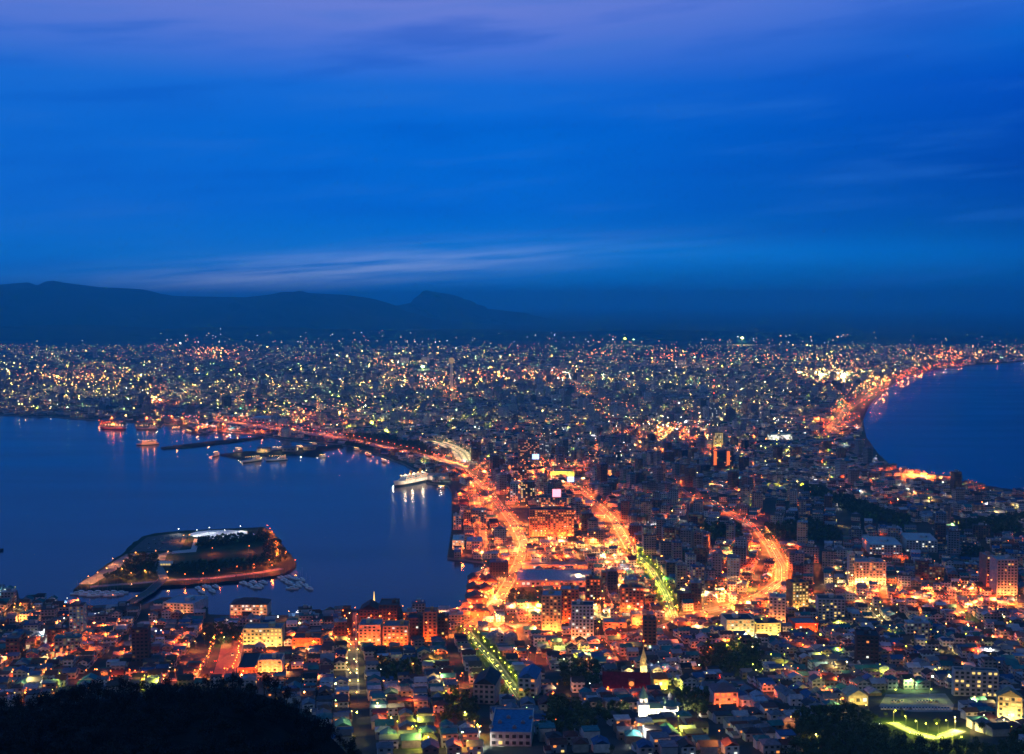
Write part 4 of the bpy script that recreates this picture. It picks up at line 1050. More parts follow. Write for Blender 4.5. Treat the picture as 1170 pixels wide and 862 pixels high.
# single lamps picked out in the dark quarters
spots = [(14, 705, 'orange', 1), (51, 700, 'orange', 1.6), (105, 714, 'orange', 1.3), (135, 712, 'orange', 1.2), (179, 714, 'orange', 1.4), (17, 772, 'orange', 1.8), (26, 771, 'orange', 1.2), (109, 772, 'warm', 1), (224, 738, 'warm', .8), (235, 716, 'orange', 1.2), (243, 717, 'warm', .8), (256, 733, 'yellow', .5), (243, 733, 'lime', .4), (331, 765, 'orange', 1), (329, 739, 'orange', 1), (359, 737, 'orange', 1), (350, 702, 'warm', .6), (331, 703, 'warm', .8), (383, 757, 'orange', 1.2), (340, 748, 'orange', .7),
         (480, 786, 'orange', .8), (634, 799, 'orange', .9), (695, 793, 'orange', .6), (746, 791, 'orange', .4), (471, 842, 'lime', .4), (491, 853, 'yellow', .5), (531, 823, 'yellow', .4), (772, 784, 'lime', .8), (764, 752, 'orange', 1.0), (671, 760, 'warm', .8), (695, 756, 'orange', 1.2), (828, 777, 'red', .6), (810, 745, 'orange', 1), (872, 789, 'orange', 1.1), (894, 766, 'lime', .6), (886, 773, 'lime', .8), (862, 766, 'lime', .6), (832, 742, 'lime', .5), (844, 735, 'lime', .5), (820, 718, 'lime', .8), (826, 727, 'yellow', .8), (942, 793, 'orange', 1), (952, 797, 'orange', 1.2), (1031, 754, 'yellow', .8), (1040, 784, 'green', 1.5), (1024, 797, 'lime', .5), (1062, 796, 'lime', .5), (1115, 805, 'yellow', 1), (1138, 724, 'warm', 1.2), (1009, 714, 'yellow', .8), (1004, 707, 'yellow', .7), (773, 812, 'warm', .3), (933, 850, 'yellow', .25), (1003, 838, 'white', .2), (959, 714, 'lime', 3.2), (768, 655, 'white', 3.0), (773, 660, 'white', 1.5), (520, 792, 'orange', .5), (525, 780, 'orange', 1.0), (530, 776, 'orange', .7), (499, 817, 'orange', .5), (433, 812, 'yellow', .5), (437, 820, 'lime', .4), (545, 838, 'lime', .5), (540, 842, 'lime', .4), (547, 840, 'orange', .5), (409, 800, 'warm', .5), (445, 830, 'yellow', .3), (1146, 832, 'yellow', .6), (1125, 828, 'yellow', .6), (905, 830, 'warm', .25), (1075, 770, 'yellow', 1.0), (1083, 778, 'yellow', .8), (1067, 772, 'lime', .6),
         (1021, 821, 'lime', 1.6), (1035, 828, 'lime', .9), (1048, 834, 'lime', .9), (1060, 838, 'lime', 1.0), (1072, 838, 'lime', 1.0), (1083, 834, 'lime', 1.2), (1091, 829, 'yellow', 3), (1042, 848, 'lime', .5), (1088, 850, 'lime', .6), (1096, 853, 'lime', .5),
         (600, 760, 'orange', .8), (612, 752, 'orange', 1.0), (590, 752, 'orange', 1.2), (604, 745, 'orange', 1.2), (500, 748, 'orange', 1), (512, 752, 'orange', .9), (527, 745, 'warm', .9), (470, 765, 'warm', .4), (655, 745, 'orange', .8), (640, 748, 'orange', 1.0), (720, 748, 'orange', .8), (805, 705, 'orange', 1)]
spot_list = []
for px_, py_, c, pw in spots:
    x, y = G(px_, py_ + 5); spot_list.append((px_, py_, x, y, c, pw))
road_lamps = []
cw_ = {'orange': 'orange', 'lime': 'yellow-green', 'yellow': 'yellow', 'warm': 'warm', 'red': 'red', 'green': 'green', 'white': 'white'}
for r in ROADS:
    line, w_, c, ph, stp, pw = r[8], r[2], r[3], r[4], r[5], r[6]
    n_ = 0
    for k, (x, y, d) in enumerate(along(line, stp, stp * 0.4)):
        for s_ in (-1, 1):
            if r[0] in ('coast_road', 'far_road', 'district_road', 'harbour_road', 'inner_road', 'station_road') and random.random() < .3: continue
            n_ += 1
            jt = 0.16 * stp if y < 2000 else 0.5 * stp + 6
            x, y = x + random.gauss(0, jt) * d[0] + (random.gauss(0, jt) * d[1] if y > 2000 else 0), y + random.gauss(0, jt) * d[1] + (random.gauss(0, jt) * d[0] if y > 2000 else 0)
            xx, yy = x - d[1] * s_ * (w_ / 2 + 1), y + d[0] * s_ * (w_ / 2 + 1)
            rz = math.atan2(d[0], -d[1]) + (math.pi if s_ > 0 else 0)
            cc = c
            if c == 'yellow' and r[0] == 'pier_road' and y > 1180: cc = 'orange'
            if c == 'orange' and random.random() < .10: cc = 'warm'
            road_lamps.append((y, xx, yy, cc, pw * .8 * random.uniform(.5, 1.5), f'{cw_[cc]} street lamp, {ORD(n_)} along the {ph}', rz, r[0]))

# bridge lamps belong to the far lot; nearest first for the road lamps (spots come after their labels are made below)
for x, y, d in along(BR, 30, 10):
    far_lamp(x - d[1] * 8, y + d[0] * 8, 'orange' if y > 2600 else 'warm', 1.4, BH, 1.5)

for q in RAILS:
    for x, y, d in along(q, 45, 10): far_lamp(x + 7, y, 'yellow', .28, 2.5, .5)
# docks and spits of the inner harbour
def dock_lamps(line, stp, col, pw):
    for x, y, d in along([G0(*p) for p in line], stp, 5): far_lamp(x + random.uniform(-6, 6), y + random.uniform(-6, 6), col, pw * random.uniform(.4, 1.6), 2.3, random.choice([.4, 1, 2]))
dock_lamps([(114, 484), (128, 487), (142, 486)], 30, 'orange', 1.2)
dock_lamps([(155, 486), (184, 486)], 40, 'warm', 1.2)
dock_lamps([(190, 483), (215, 486), (240, 491), (262, 494), (300, 496)], 34, 'orange', 1.6)
dock_lamps([(222, 492), (236, 491), (232, 488)], 12, 'orange', 3.0)
dock_lamps([(270, 519), (300, 517.5), (340, 515), (360, 514)], 46, 'yellow', .7)
dock_lamps([(200, 509), (240, 505)], 90, 'warm', .5)
# ================================================================== TOWN FABRIC
PARKS = [[G(*p) for p in q] for q in [
    [(798, 620), (800, 603), (846, 602), (848, 620)], [(872, 620), (874, 602), (930, 598), (962, 610), (960, 622)],
    [(905, 560), (925, 556), (1040, 594), (1035, 606), (990, 596)], [(1090, 600), (1170, 590), (1170, 612), (1100, 612)],
    [(800, 770), (805, 742), (868, 738), (872, 775)], [(638, 788), (640, 762), (684, 764), (684, 792)],
    [(900, 862), (905, 818), (975, 816), (1000, 828), (1100, 834), (1170, 846), (1170, 880), (900, 880)],
    [(622, 846), (625, 806), (650, 806), (700, 815), (728, 820), (700, 828), (660, 846)],
    [(775, 820), (770, 795), (812, 800), (812, 822)], [(230, 740), (235, 722), (272, 718), (275, 738)],
    [(452, 519), (440, 507), (478, 506), (500, 522), (480, 525)], [(575, 694), (580, 680), (616, 680), (616, 694)],
    [(1088, 548), (1098, 546), (1098, 556), (1088, 556)], [(430, 770), (432, 760), (480, 762), (480, 780), (440, 784)], [(505, 812), (508, 795), (545, 805), (545, 830), (500, 835)],
    [(1095, 640), (1100, 628), (1123, 628), (1123, 640)], [(395, 512), (392, 498), (452, 500), (458, 514)]]]
ISLE_WOODS = [[G0(*p) for p in q] for q in [[(115, 664), (126, 657), (140, 652), (145, 640), (150, 637), (180, 636), (182, 646), (178, 660), (150, 664)], [(196, 648), (300, 640), (302, 622), (318, 618), (330, 640), (318, 646), (296, 651), (245, 656), (196, 658)], [(224, 628), (226, 617), (290, 613), (300, 606), (312, 612), (302, 620), (260, 624)]]]
ZONES = [(-300, 1100, R(8)), (150, 1100, R(6)), (600, 1200, R(-4)), (0, 1600, R(4)), (400, 1700, R(-14)), (850, 2000, R(12)), (250, 2500, R(28)), (-350, 3300, R(-20)), (900, 3200, R(20)), (-1200, 4200, R(35)), (0, 4500, R(10)), (1500, 4500, R(-18)), (-2200, 6500, R(5)), (0, 7000, R(-30)), (2200, 7000, R(25))]
ZA = np.array([(z[0], z[1]) for z in ZONES], float)
landp = np.array(LAND)
def candidates(step_x, step_y, ymin, ymax):
    out = []
    for zi, (zx, zy, yaw) in enumerate(ZONES):
        ext = 3600 if ymax > 2500 else 2000
        us = np.arange(-ext, ext, step_x); vs = np.arange(-ext, ext, step_y)
        iu = np.arange(len(us)); U, V = np.meshgrid(us, vs)
        # leave every fourth column / third row for a street
        gi, gj = np.meshgrid(np.arange(len(us)), np.arange(len(vs)))
        ok = ((gi % 6 != 0) & (gj % 5 != 0)) | ((step_x > 25) & (RNG.random(gi.shape) < .8))
        U, V = U[ok], V[ok]
        U = U + RNG.normal(0, step_x * 0.07, U.shape); V = V + RNG.normal(0, step_y * 0.07, V.shape)
        Xw = zx + U * math.cos(yaw) - V * math.sin(yaw); Yw = zy + U * math.sin(yaw) + V * math.cos(yaw)
        near = np.argmin((Xw[:, None] - ZA[:, 0]) ** 2 + (Yw[:, None] - ZA[:, 1]) ** 2, axis=1) == zi
        k = near & (Yw > ymin) & (Yw < ymax) & (np.abs(Xw) < 0.425 * Yw + 85)
        out.append(np.stack([Xw[k], Yw[k], np.full(k.sum(), yaw)], 1))
    P = np.concatenate(out)
    k = inpoly(P[:, :2], LAND)
    for q in PARKS + KEEP: k &= ~inpoly(P[:, :2], q)
    k &= ~inpoly(P[:, :2], [G(*p) for p in [(1000, 818), (1008, 790), (1086, 788), (1095, 806), (1092, 818)]])
    k &= ~inpoly(P[:, :2], [G(*p) for p in [(990, 822), (1020, 818), (1110, 826), (1108, 870), (985, 870)]])
    # stay off the shore edge and the roads
    edge = dist_line(P[:, :2], LAND + [LAND[0]])
    k &= edge > step_x * 0.75
    for r in ROADS: k &= dist_line(P[:, :2], r[8]) > r[2] / 2 + step_x * (0.36 if step_x < 15 else 0.5) + 1
    k &= dist_line(P[:, :2], BR) > 16
    for q in RAILS: k &= dist_line(P[:, :2], q) > 14
    return P[k]
C1 = candidates(12.0, 12.6, 700, 1750)
C2 = candidates(19, 19, 1750, 3400)
C3 = candidates(32, 34, 3400, 5600)
C4 = candidates(48, 60, 5600, 9600)

# hide what stands behind the dark hill
def hidden(x, y):
    px_, py_ = proj(x, y, T(y) + 6)
    return py_ > crest_px(px_) - 12 + (0) and px_ < 430
ROOFS = [((.045, .10, .22), 'blue'), ((.05, .05, .06), 'black'), ((.13, .05, .045), 'red-brown'), ((.14, .15, .18), 'grey'), ((.04, .16, .18), 'teal'), ((.34, .35, .42), 'pale lilac'), ((.16, .17, .21), 'slate grey'), ((.08, .06, .055), 'dark brown')]
WALLS = [(.62, .62, .62), (.50, .46, .40), (.36, .36, .38), (.52, .40, .36), (.25, .18, .15), (.72, .70, .68), (.66, .62, .60)]
def house_proto(kind, w, d, floors, seed):
    rr = random.Random(seed); h = 2.9 * floors
    e = empty('house', (0, 0, -600), 0, 'house', 'house', 'houses on the lower slope')
    mb = MB(); mb.box(-w / 2, w / 2, -d / 2, d / 2, -4, h)
    m2 = MB()
    if kind == 'gable':
        m2.gable(-w / 2, w / 2, -d / 2, d / 2, h, d * 0.24, 0, (1,) * 4, 1, (1,) * 4)
    elif kind == 'front':
        m2.gable(-d / 2, d / 2, -w / 2, w / 2, h, w * 0.26, 0, (1,) * 4, 1, (1,) * 4, yaw=math.pi / 2)
    elif kind == 'wing':
        mb.box(-w / 2 - 3.5, -w / 2, -d / 2 - 1.5, d / 4, -4, 3.0)
        m2.gable(-w / 2, w / 2, -d / 2, d / 2, h, d * 0.24, 0, (1,) * 4, 1, (1,) * 4)
        m2.gable(-w / 2 - 3.5, -w / 2 - .02, -d / 2 - 1.5, d / 4, 3.0, 1.4, 0, (1,) * 4, 1, (1,) * 4, ov=.3)
    elif kind == 'hip':
        o_ = .6; a = [(-w / 2 - o_, -d / 2 - o_, h), (w / 2 + o_, -d / 2 - o_, h), (w / 2 + o_, d / 2 + o_, h), (-w / 2 - o_, d / 2 + o_, h)]
        r0, r1 = (-w * .15, 0, h + d * .25), (w * .15, 0, h + d * .25)
        m2.face([a[0], a[1], r1, r0]); m2.face([a[1], a[2], r1]); m2.face([a[2], a[3], r0, r1]); m2.face([a[3], a[0], r0]); m2.face(a[::-1])
    else:
        m2.box(-w / 2 - .15, w / 2 + .15, -d / 2 - .15, d / 2 + .15, h + .003, h + .5)
    mb.build('wall', M['wall'], e)
    rf = m2.build('roof', [M['roof'], M['wall']], e)
    if kind in ('gable', 'hip', 'wing') and rr.random() < .6:
        mc = MB(); mc.box(w * .2, w * .2 + .6, .2, .8, h, h + d * .24 + 1.0); mc.build('chimney', M['concrete'], rf)
    n = 3 if w > 9 else 2
    for f in range(floors):
        for i in range(n):
            k = rr.choice(['dark'] * 7 + ['warm', 'yellow', 'white'])
            if f == 0 and i == 0:
                md = MB(); md.box(-.5, .5, -.06, 0, -1.1, 1.1); md.build('door', M['dark'], e).location = (-w / 2 + w * .5 / n, -d / 2 - .003, 1.1)
                continue
            obj('window', pane(k, 1.7, 1.2), e, loc=(-w / 2 + w * (i + .5) / n, -d / 2 - .06, 2.9 * f + 1.6))
        o_ = obj('window', pane(rr.choice(['dark'] * 4 + ['warm']), 1.5, 1.1), e, loc=(w / 2 + .06, 0, 2.9 * f + 1.6)); o_.rotation_euler = (0, 0, R(90))
    return e
HP = [house_proto('gable', 10, 9, 2, 1), house_proto('gable', 8.5, 8, 2, 2), house_proto('front', 8, 10, 2, 3), house_proto('hip', 10, 9, 2, 4), house_proto('wing', 9, 8.5, 2, 5), house_proto('flat', 9.5, 9.5, 3, 6), house_proto('front', 9, 11, 2, 7), house_proto('flat', 11, 9, 2, 8), house_proto('gable', 11, 9.5, 1, 9), house_proto('hip', 8.5, 8.5, 2, 10)]
HK = ['gabled', 'small gabled', 'end-on gabled', 'hip-roofed', 'winged', 'three-storey flat-roofed', 'tall end-on', 'flat-roofed', 'single-storey', 'small hip-roofed']
for p in HP: kids(p); [kids(c) for c in kids(p)]

def relation(px_, py_):
    best = None
    for (ph, x, y, lx, ly) in PLACES:
        d = math.hypot(px_ - lx, (py_ - ly) * 1.6)
        if best is None or d < best[0]: best = (d, ph, px_ - lx, py_ - ly)
    d, ph, dx, dy = best
    if abs(dx) > abs(dy) * 1.6: rel = 'right of' if dx > 0 else 'left of'
    else: rel = 'below' if dy > 0 else 'beyond'
    return rel, ph, d
class Labeller:
    """collects things, then numbers each within its look and its place so that a label names one"""
    def __init__(s): s.items = []
    def add(s, o, look, px_, py_):
        rel, ph, d = relation(px_, py_); s.items.append((look, rel, ph, d, o))
    def finish(s):
        s.items.sort(key=lambda t_: t_[3]); cnt = {}
        for look, rel, ph, d, o in s.items:
            k = (look, rel, ph); cnt[k] = cnt.get(k, 0) + 1; n = cnt[k]
            o['label'] = f"{look}, {'closest' if n == 1 else ORD(n) + ' closest'} {rel} the {ph}"
LB = Labeller()
def screens(x, y, h, w=8):
    """would a building here stand in front of a landmark that the photograph shows free?"""
    pt = proj(x, y, T(y) + h); 
    sw = w * FPX / y
    for x0, x1, yb, yt, gy_ in VIS:
        if gy_ > y and pt[0] + sw > x0 and pt[0] - sw < x1 and pt[1] < yb - (yb - yt) * .12 - 2 and pt[1] > yt - 60: return True
    if h > 7:
        pb = proj(x, y, T(y))[1]
        for qx, qy, wy, low in ROADPX:
            if (h > 12 or low) and wy > y and abs(qx - pt[0]) < sw + 3 and pt[1] < qy < pb: return True
    return False
ROADPX = []
for r in ROADS:
    if r[0] in ('waterfront_road', 'market_road', 'avenue', 'tram_road', 'slope_road', 'station_road', 'hotel_road', 'fish_port_road', 'crossing_road', 'coast_road', 'quay_road'):
        for x, y, d in along(r[8], 14 if r[8][0][1] < 2600 else 60, 1): ROADPX.append((*proj(x, y, T(y)), y, r[0] == 'tram_road'))
VIS.append((1021, 1086, 549, 541, 2400)); VIS.append((1005, 1090, 812, 796, G(1045, 800)[1]))

near = [(x, y, a) for x, y, a in C1.tolist() if not hidden(x, y)]
near.sort(key=lambda t_: t_[1])
CT = MB()    # all the rest of the town
rr = random.Random(21)
from mathutils import noise as mnoise
GLOW = [(600, 600, 60, 45, 1.0), (565, 680, 50, 45, 1.1), (650, 690, 100, 40, .9), (700, 610, 55, 55, .9), (870, 655, 60, 40, .9), (820, 692, 60, 22, .9), (760, 500, 60, 18, .9), (440, 725, 60, 22, 1.0), (290, 742, 60, 30, .8), (90, 745, 110, 35, .5),
        (1000, 668, 50, 20, .8), (1100, 686, 90, 12, .9), (950, 428, 55, 14, .9), (1005, 440, 26, 8, .8), (965, 475, 12, 20, .7), (340, 480, 90, 10, .5), (600, 430, 80, 10, .8), (720, 745, 150, 22, .4), (620, 540, 60, 18, .7), (900, 800, 80, 10, .3), (1080, 407, 40, 6, .9), (780, 408, 60, 6, .5), (490, 440, 30, 8, .6), (175, 460, 25, 6, .8), (80, 430, 80, 12, .6), (240, 405, 40, 6, .7), (550, 560, 30, 25, .8), (1055, 545, 35, 6, .9)]
def glow(px_, py_):
    return min(1.3, sum(a_ * math.exp(-((px_ - x_) / sx_) ** 2 - ((py_ - y_) / sy_) ** 2) for x_, y_, sx_, sy_, a_ in GLOW))
def patchy(x, y, sc, seed=0.0):
    return 0.5 + 0.5 * mnoise.noise(Vector((x / sc + seed, y / (sc * 1.6) + seed, seed)))
def central(x, y):
    px_, py_ = proj(x, y, 2.5)
    c = max(0, 1 - abs(px_ - 690) / 260) * max(0, 1 - abs(py_ - 600) / 130)
    c = max(c, 0.9 * max(0, 1 - abs(px_ - 760) / 160) * max(0, 1 - abs(py_ - 510) / 50))
    c = max(c, 0.6 * max(0, 1 - abs(px_ - 580) / 100) * max(0, 1 - abs(py_ - 440) / 25))
    c = max(c, 0.55 * max(0, 1 - abs(px_ - 450) / 130) * max(0, 1 - abs(py_ - 725) / 40))
    c = max(c, 0.45 * max(0, 1 - abs(px_ - 1000) / 140) * max(0, 1 - abs(py_ - 680) / 35))
    return c
def stuff_building(mb, x, y, yaw, w, d, h, gable, lit):
    z = T(y); wc = rr.choice(WALLS); f = rr.uniform(.75, 1.15); wc = tuple(q * f for q in wc)
    rc = rr.choice(ROOFS)[0]; f = rr.uniform(.7, 1.4); rc = tuple(q * f for q in rc)
    uo = (rr.randint(0, 4000) * 3.4, rr.randint(0, 50) * 31.0)
    mb.box(-w / 2, w / 2, -d / 2, d / 2, -2, h, 0, (*wc, lit), 1, (*rc, 0), yaw, (x, y, z), False, uo)
    if gable: mb.gable(-w / 2, w / 2, -d / 2, d / 2, h + .02, d * .25, 1, (*rc, 0), 0, (*wc, 0), yaw + (R(90) if rr.random() < .3 and abs(w - d) < 2 else 0), (x, y, z), .5)
    elif h > 9:
        hw = w * rr.uniform(.2, .4); mb.box(-hw / 2, hw / 2, -d / 4, d / 4, h, h + 3, 0, (*wc, 0), 1, (*rc, 0), yaw, (x, y, z), False)
nh = 0
mids = []
for x, y, a in near:
    c = central(x, y)
    if screens(x, y, 8.0, 5):
        continue
    if y > 1060 and not screens(x, y, 34) and rr.random() < 0.04 + c * 0.36:
        mids.append((x, y, a, c)); continue
    if rr.random() < .05: continue
    if nh < 296:
        k = rr.randrange(len(HP)); rc, rn = rr.choice(ROOFS); wc = rr.choice(WALLS); f = rr.uniform(.8, 1.2)
        px_, py_ = proj(x, y, T(y) + 5)
        if py_ > 880 or px_ < -12 or px_ > 1182:
            stuff_building(CT, x, y, a, 9.5, 9, 6, True, .1); continue
        rz = a + rr.choice([0, 0, 0, R(90)]) + rr.uniform(-.05, .05)
        if HP[k].location.z < -500:
            r = HP[k]; r.location = (x, y, T(y)); r.rotation_euler = (0, 0, rz)
            for ch in kids(r):
                nm = ch.name.split('.')[0]
                if nm == 'wall': ch.color = (*[q * f for q in wc], 1)
                if nm == 'roof': ch.color = (*rc, 1)
        else:
            r = dup(HP[k], (x, y, T(y)), rz, colors={'wall': tuple(q * f for q in wc), 'roof': rc})
        r['group'] = 'houses on the lower slope'
        LB.add(r, f'{rn}-roofed {HK[k]} house', px_, py_); nh += 1
    else:
        stuff_building(CT, x, y, a, rr.uniform(8, 11.5), rr.uniform(8, 11), rr.choice([3.5, 6, 6, 6, 7, 9]), rr.random() < .75, rr.choice([.0, .03, .08, .18, .4]) )
# mid-rise blocks: individual things
def mid_proto(w, d, fl, seed):
    h = fl * 3.1
    e = empty('apartment_block', (0, 0, -600), 0, 'apartment block', 'apartment block', 'mid-rise blocks of the centre')
    mb = MB(); mb.box(-w / 2, w / 2, -d / 2, d / 2, -3, h, uo=(0, -3 + 3.1 * 2)); 
    for f in range(1, fl):
        mb.box(-w / 2 - .1, w / 2 + .1, -d / 2 - .9, -d / 2 - .003, f * 3.1 - .1, f * 3.1 + .12, 1)
        mb.box(-w / 2 - .1, w / 2 + .1, -d / 2 - .95, -d / 2 - .85, f * 3.1 + .12, f * 3.1 + .9, 1) if seed % 2 else None
    for f in ([-w / 2 - .15, w / 2 - .1] + ([0.0] if w > 14 else [])): mb.box(f, f + .25, -d / 2 - .9, -d / 2 - .002, 0, h, 1)
    mb.build('wall', [M['block_wall'], M['wall']], e)
    m2 = MB(); m2.box(-w / 2 - .1, w / 2 + .1, -d / 2 - .1, d / 2 + .1, h + .003, h + .8); m2.build('roof', M['roof'], e)
    m3 = MB(); m3.box(-w * .15, w * .15, -d * .2, d * .2, h + .81, h + 3.6); m3.build('stair_head', M['concrete'], e)
    m4 = MB(); m4.cyl(w * .3, 0, h + .81, h + 2.6, 1.0); m4.build('water_tank', M['white'], e)
    kids(e); return e
MP = [mid_proto(14, 11, 4, 0), mid_proto(18, 11, 5, 1), mid_proto(12, 12, 6, 2), mid_proto(16, 12, 8, 3), mid_proto(11, 11, 9, 4), mid_proto(22, 11, 6, 5), mid_proto(14, 13, 11, 6), mid_proto(20, 12, 3, 7)]
MN = ['four-storey', 'five-storey', 'six-storey', 'eight-storey', 'slim nine-storey', 'long six-storey', 'tall eleven-storey', 'wide three-storey']
MC = [((.55, .55, .55), 'white'), ((.42, .32, .28), 'tan'), ((.24, .10, .07), 'brick red'), ((.30, .31, .34), 'grey'), ((.50, .36, .34), 'pinkish'), ((.12, .09, .09), 'dark brown')]
c2 = []
for x, y, a in C2.tolist():
    c = central(x, y)
    if screens(x, y, 8.0): continue
    if rr.random() < .035 + .42 * c and not screens(x, y, 34): mids.append((x, y, a, c))
    else: c2.append((x, y, a))
mids.sort(key=lambda t_: t_[1])
nm_ = 0
for x, y, a, c in mids:
    px_, py_ = proj(x, y, 10)
    if nm_ < 290 and -10 < px_ < 1180:
        k = rr.choice([0, 1, 2, 7, 5] if rr.random() > .35 + c * .5 else [3, 4, 6, 2]) if y < 1500 else rr.randrange(8)
        if px_ < 530 and py_ < 724: k = rr.choice([0, 7])
        wc, wn = rr.choice(MC); lit = rr.choice([.04, .1, .2, .35, .55])
        cl = {'wall': (*wc, lit), 'roof': rr.choice(ROOFS)[0]}
        rz = a + rr.choice([0, 0, 0, R(90), R(-90)])
        if rr.random() < .5: rz = a
        if MP[k].location.z < -500:
            r = MP[k]; r.location = (x, y, T(y)); r.rotation_euler = (0, 0, rz)
            for ch in kids(r):
                n2 = ch.name.split('.')[0]
                if n2 in cl: ch.color = (*cl[n2], 1)[:4]
        else: r = dup(MP[k], (x, y, T(y)), rz, colors=cl)
        LB.add(r, f'{wn} {MN[k]} block', px_, py_); nm_ += 1
    else:
        w = rr.uniform(12, 22); stuff_building(CT, x, y, a, w, rr.uniform(10, 14), rr.uniform(10, 26), False, rr.choice([.05, .15, .3, .5, .8]))
for x, y, a in c2:
    if rr.random() < .05: continue
    stuff_building(CT, x, y, a, rr.uniform(10, 16), rr.uniform(9, 14), rr.choice([3.5, 6, 6, 6.5, 9]), rr.random() < .55, rr.choice([.0, .05, .12, .3, .6]))
for x, y, a in C3.tolist():
    if rr.random() < .10: continue
    c = central(x, y); h = rr.choice([4, 6, 6, 8, 10]) if rr.random() > .06 + c * .4 else rr.uniform(14, 38)
    stuff_building(CT, x, y, a, rr.uniform(14, 27), rr.uniform(10, 22), h, False, rr.choice([.05, .1, .2, .4, .8]) * max(.25, patchy(x, y, 420, 3.3) * 2 - .4))
for x, y, a in C4.tolist():
    if rr.random() < .15 or rr.random() < (y - 6800 + 700 * math.sin(x * .0021) + 500 * math.sin(x * .0053 + 1)) / 2600: continue
    h = rr.choice([4, 6, 6, 8, 10]) if rr.random() > .06 else rr.uniform(12, 36)
    stuff_building(CT, x, y, a, rr.uniform(18, 38), rr.uniform(16, 34), h, False, rr.choice([.05, .1, .25, .5, .9]) * max(.2, patchy(x, y, 420, 3.3) * 2 - .5))
o = CT.build('town_buildings', [M['city_wall'], M['city_roof']])
tag(o, 'thousands of small roofs and lit windows filling the isthmus beyond', 'town', kind='stuff')

# ================================================================== place the road lamps, spots
for px_, py_, x, y, c, pw in spot_list:
    e0 = NL[0]
    lamp(x, y, c, pw, 'lamp', random.uniform(0, 6), group='single street lamps in the dark quarters')
    if NL[0] > e0:
        pass
nlab = Labeller()
for ob in [o_ for o_ in COL.objects if o_.get('group') == 'single street lamps in the dark quarters']:
    px_, py_ = proj(ob.location.x, ob.location.y, ob.location.z + 8)
    colr = [c_ for c_ in ob.children if c_.name.startswith('lamp_head')][0].data.materials[0].name.replace('lamp_', '')
    nlab.add(ob, f'{cw_[colr]} street lamp', px_, py_)
road_lamps.sort(key=lambda t_: t_[0])
for y0, x, y, c, pw, lab, rz, nm in road_lamps:
    if nm in ('coast_road', 'far_road', 'harbour_road', 'district_road') : far_lamp(x, y, c, pw)
    else: lamp(x, y, c, pw, lab, rz, group='street lamps along the main roads')
nlab.finish()

# ================================================================== far lights: lamps, signs and yards of the distant town
def zone_col(px_, py_):
    r_ = rr.random()
    if py_ < 480 and px_ < 420: t_ = [('yellow', .45), ('gold', .3), ('green', .1), ('white', .05), ('lime', .1)]
    elif px_ > 880 and py_ < 520: t_ = [('gold', .45), ('orange', .25), ('yellow', .25), ('white', .05)]
    elif py_ < 500: t_ = [('yellow', .42), ('gold', .36), ('white', .06), ('green', .08), ('orange', .08)]
    else: t_ = [('yellow', .26), ('warm', .26), ('white', .14), ('orange', .26), ('lime', .08)]
    for c_, p_ in t_:
        if r_ < p_: return c_
        r_ -= p_
    return 'yellow'
DOT = MB()
allP = np.concatenate([C1, C2, C3, C4])
def dot_lamp(x, y, col, I, s_=None, h=None):
    h = h or rr.uniform(6, 9); s_ = s_ or max(.38, y / 5200.0)
    z = T(y)
    DOT.cyl(x, y, z, z + h, .12 * s_, .08 * s_, 3, 0, False)
    DOT.octa(x, y, z + h + s_, s_, 1, (*LIT[col], I))
for x, y, a in allP.tolist():
    px_, py_ = proj(x, y, 8)
    if hidden(x, y) or rr.random() < (y - 5400 + 900 * math.sin(x * .0021) + 600 * math.sin(x * .0053 + 1)) / 3600: continue
    n1_ = patchy(x, y, 420 if y > 3400 else 160, 3.3); n2_ = patchy(x, y, 900, 8.1); n3_ = patchy(x, y, 130 if y > 3400 else 60, 5.7)
    w_ = max(0.0, min(1.0, (n1_ - .32) * 2.6)) * (.35 + 1.3 * max(0, n3_ - .3))
    g_ = glow(px_, py_); w_ = min(1.3, w_ + g_ * .6)
    p = (.17 if y < 1750 else .22 if y < 3400 else .36 if y < 5600 else .44) * (.2 + 1.7 * w_)
    if rr.random() < p:
        q = rr.random() ** 6
        off = (8 if y < 1750 else 10 if y < 3400 else 16)
        col_ = zone_col(px_, py_)
        if n2_ > .6 and rr.random() < .6: col_ = 'gold' if y > 3400 else 'warm'
        elif n2_ < .38 and rr.random() < .5: col_ = rr.choice(['green', 'lime', 'yellow'])
        if g_ > .3 and rr.random() < .8: col_ = 'orange' if y < 3400 else 'gold'
        jx, jy = (rr.uniform(-22, 22), rr.uniform(-60, 60)) if y > 3400 else (0, 0)
        dot_lamp(x + off * math.cos(a) + jx, y + off * math.sin(a) - off * .3 + jy, col_, (.8 + 55 * q + 4 * w_) * (1.6 if y > 3400 else 1.2), s_=max(.36, y / 6800.0) * (1 + .6 * q), h=(rr.uniform(5, 9) if y < 3400 else rr.uniform(9, 16)))
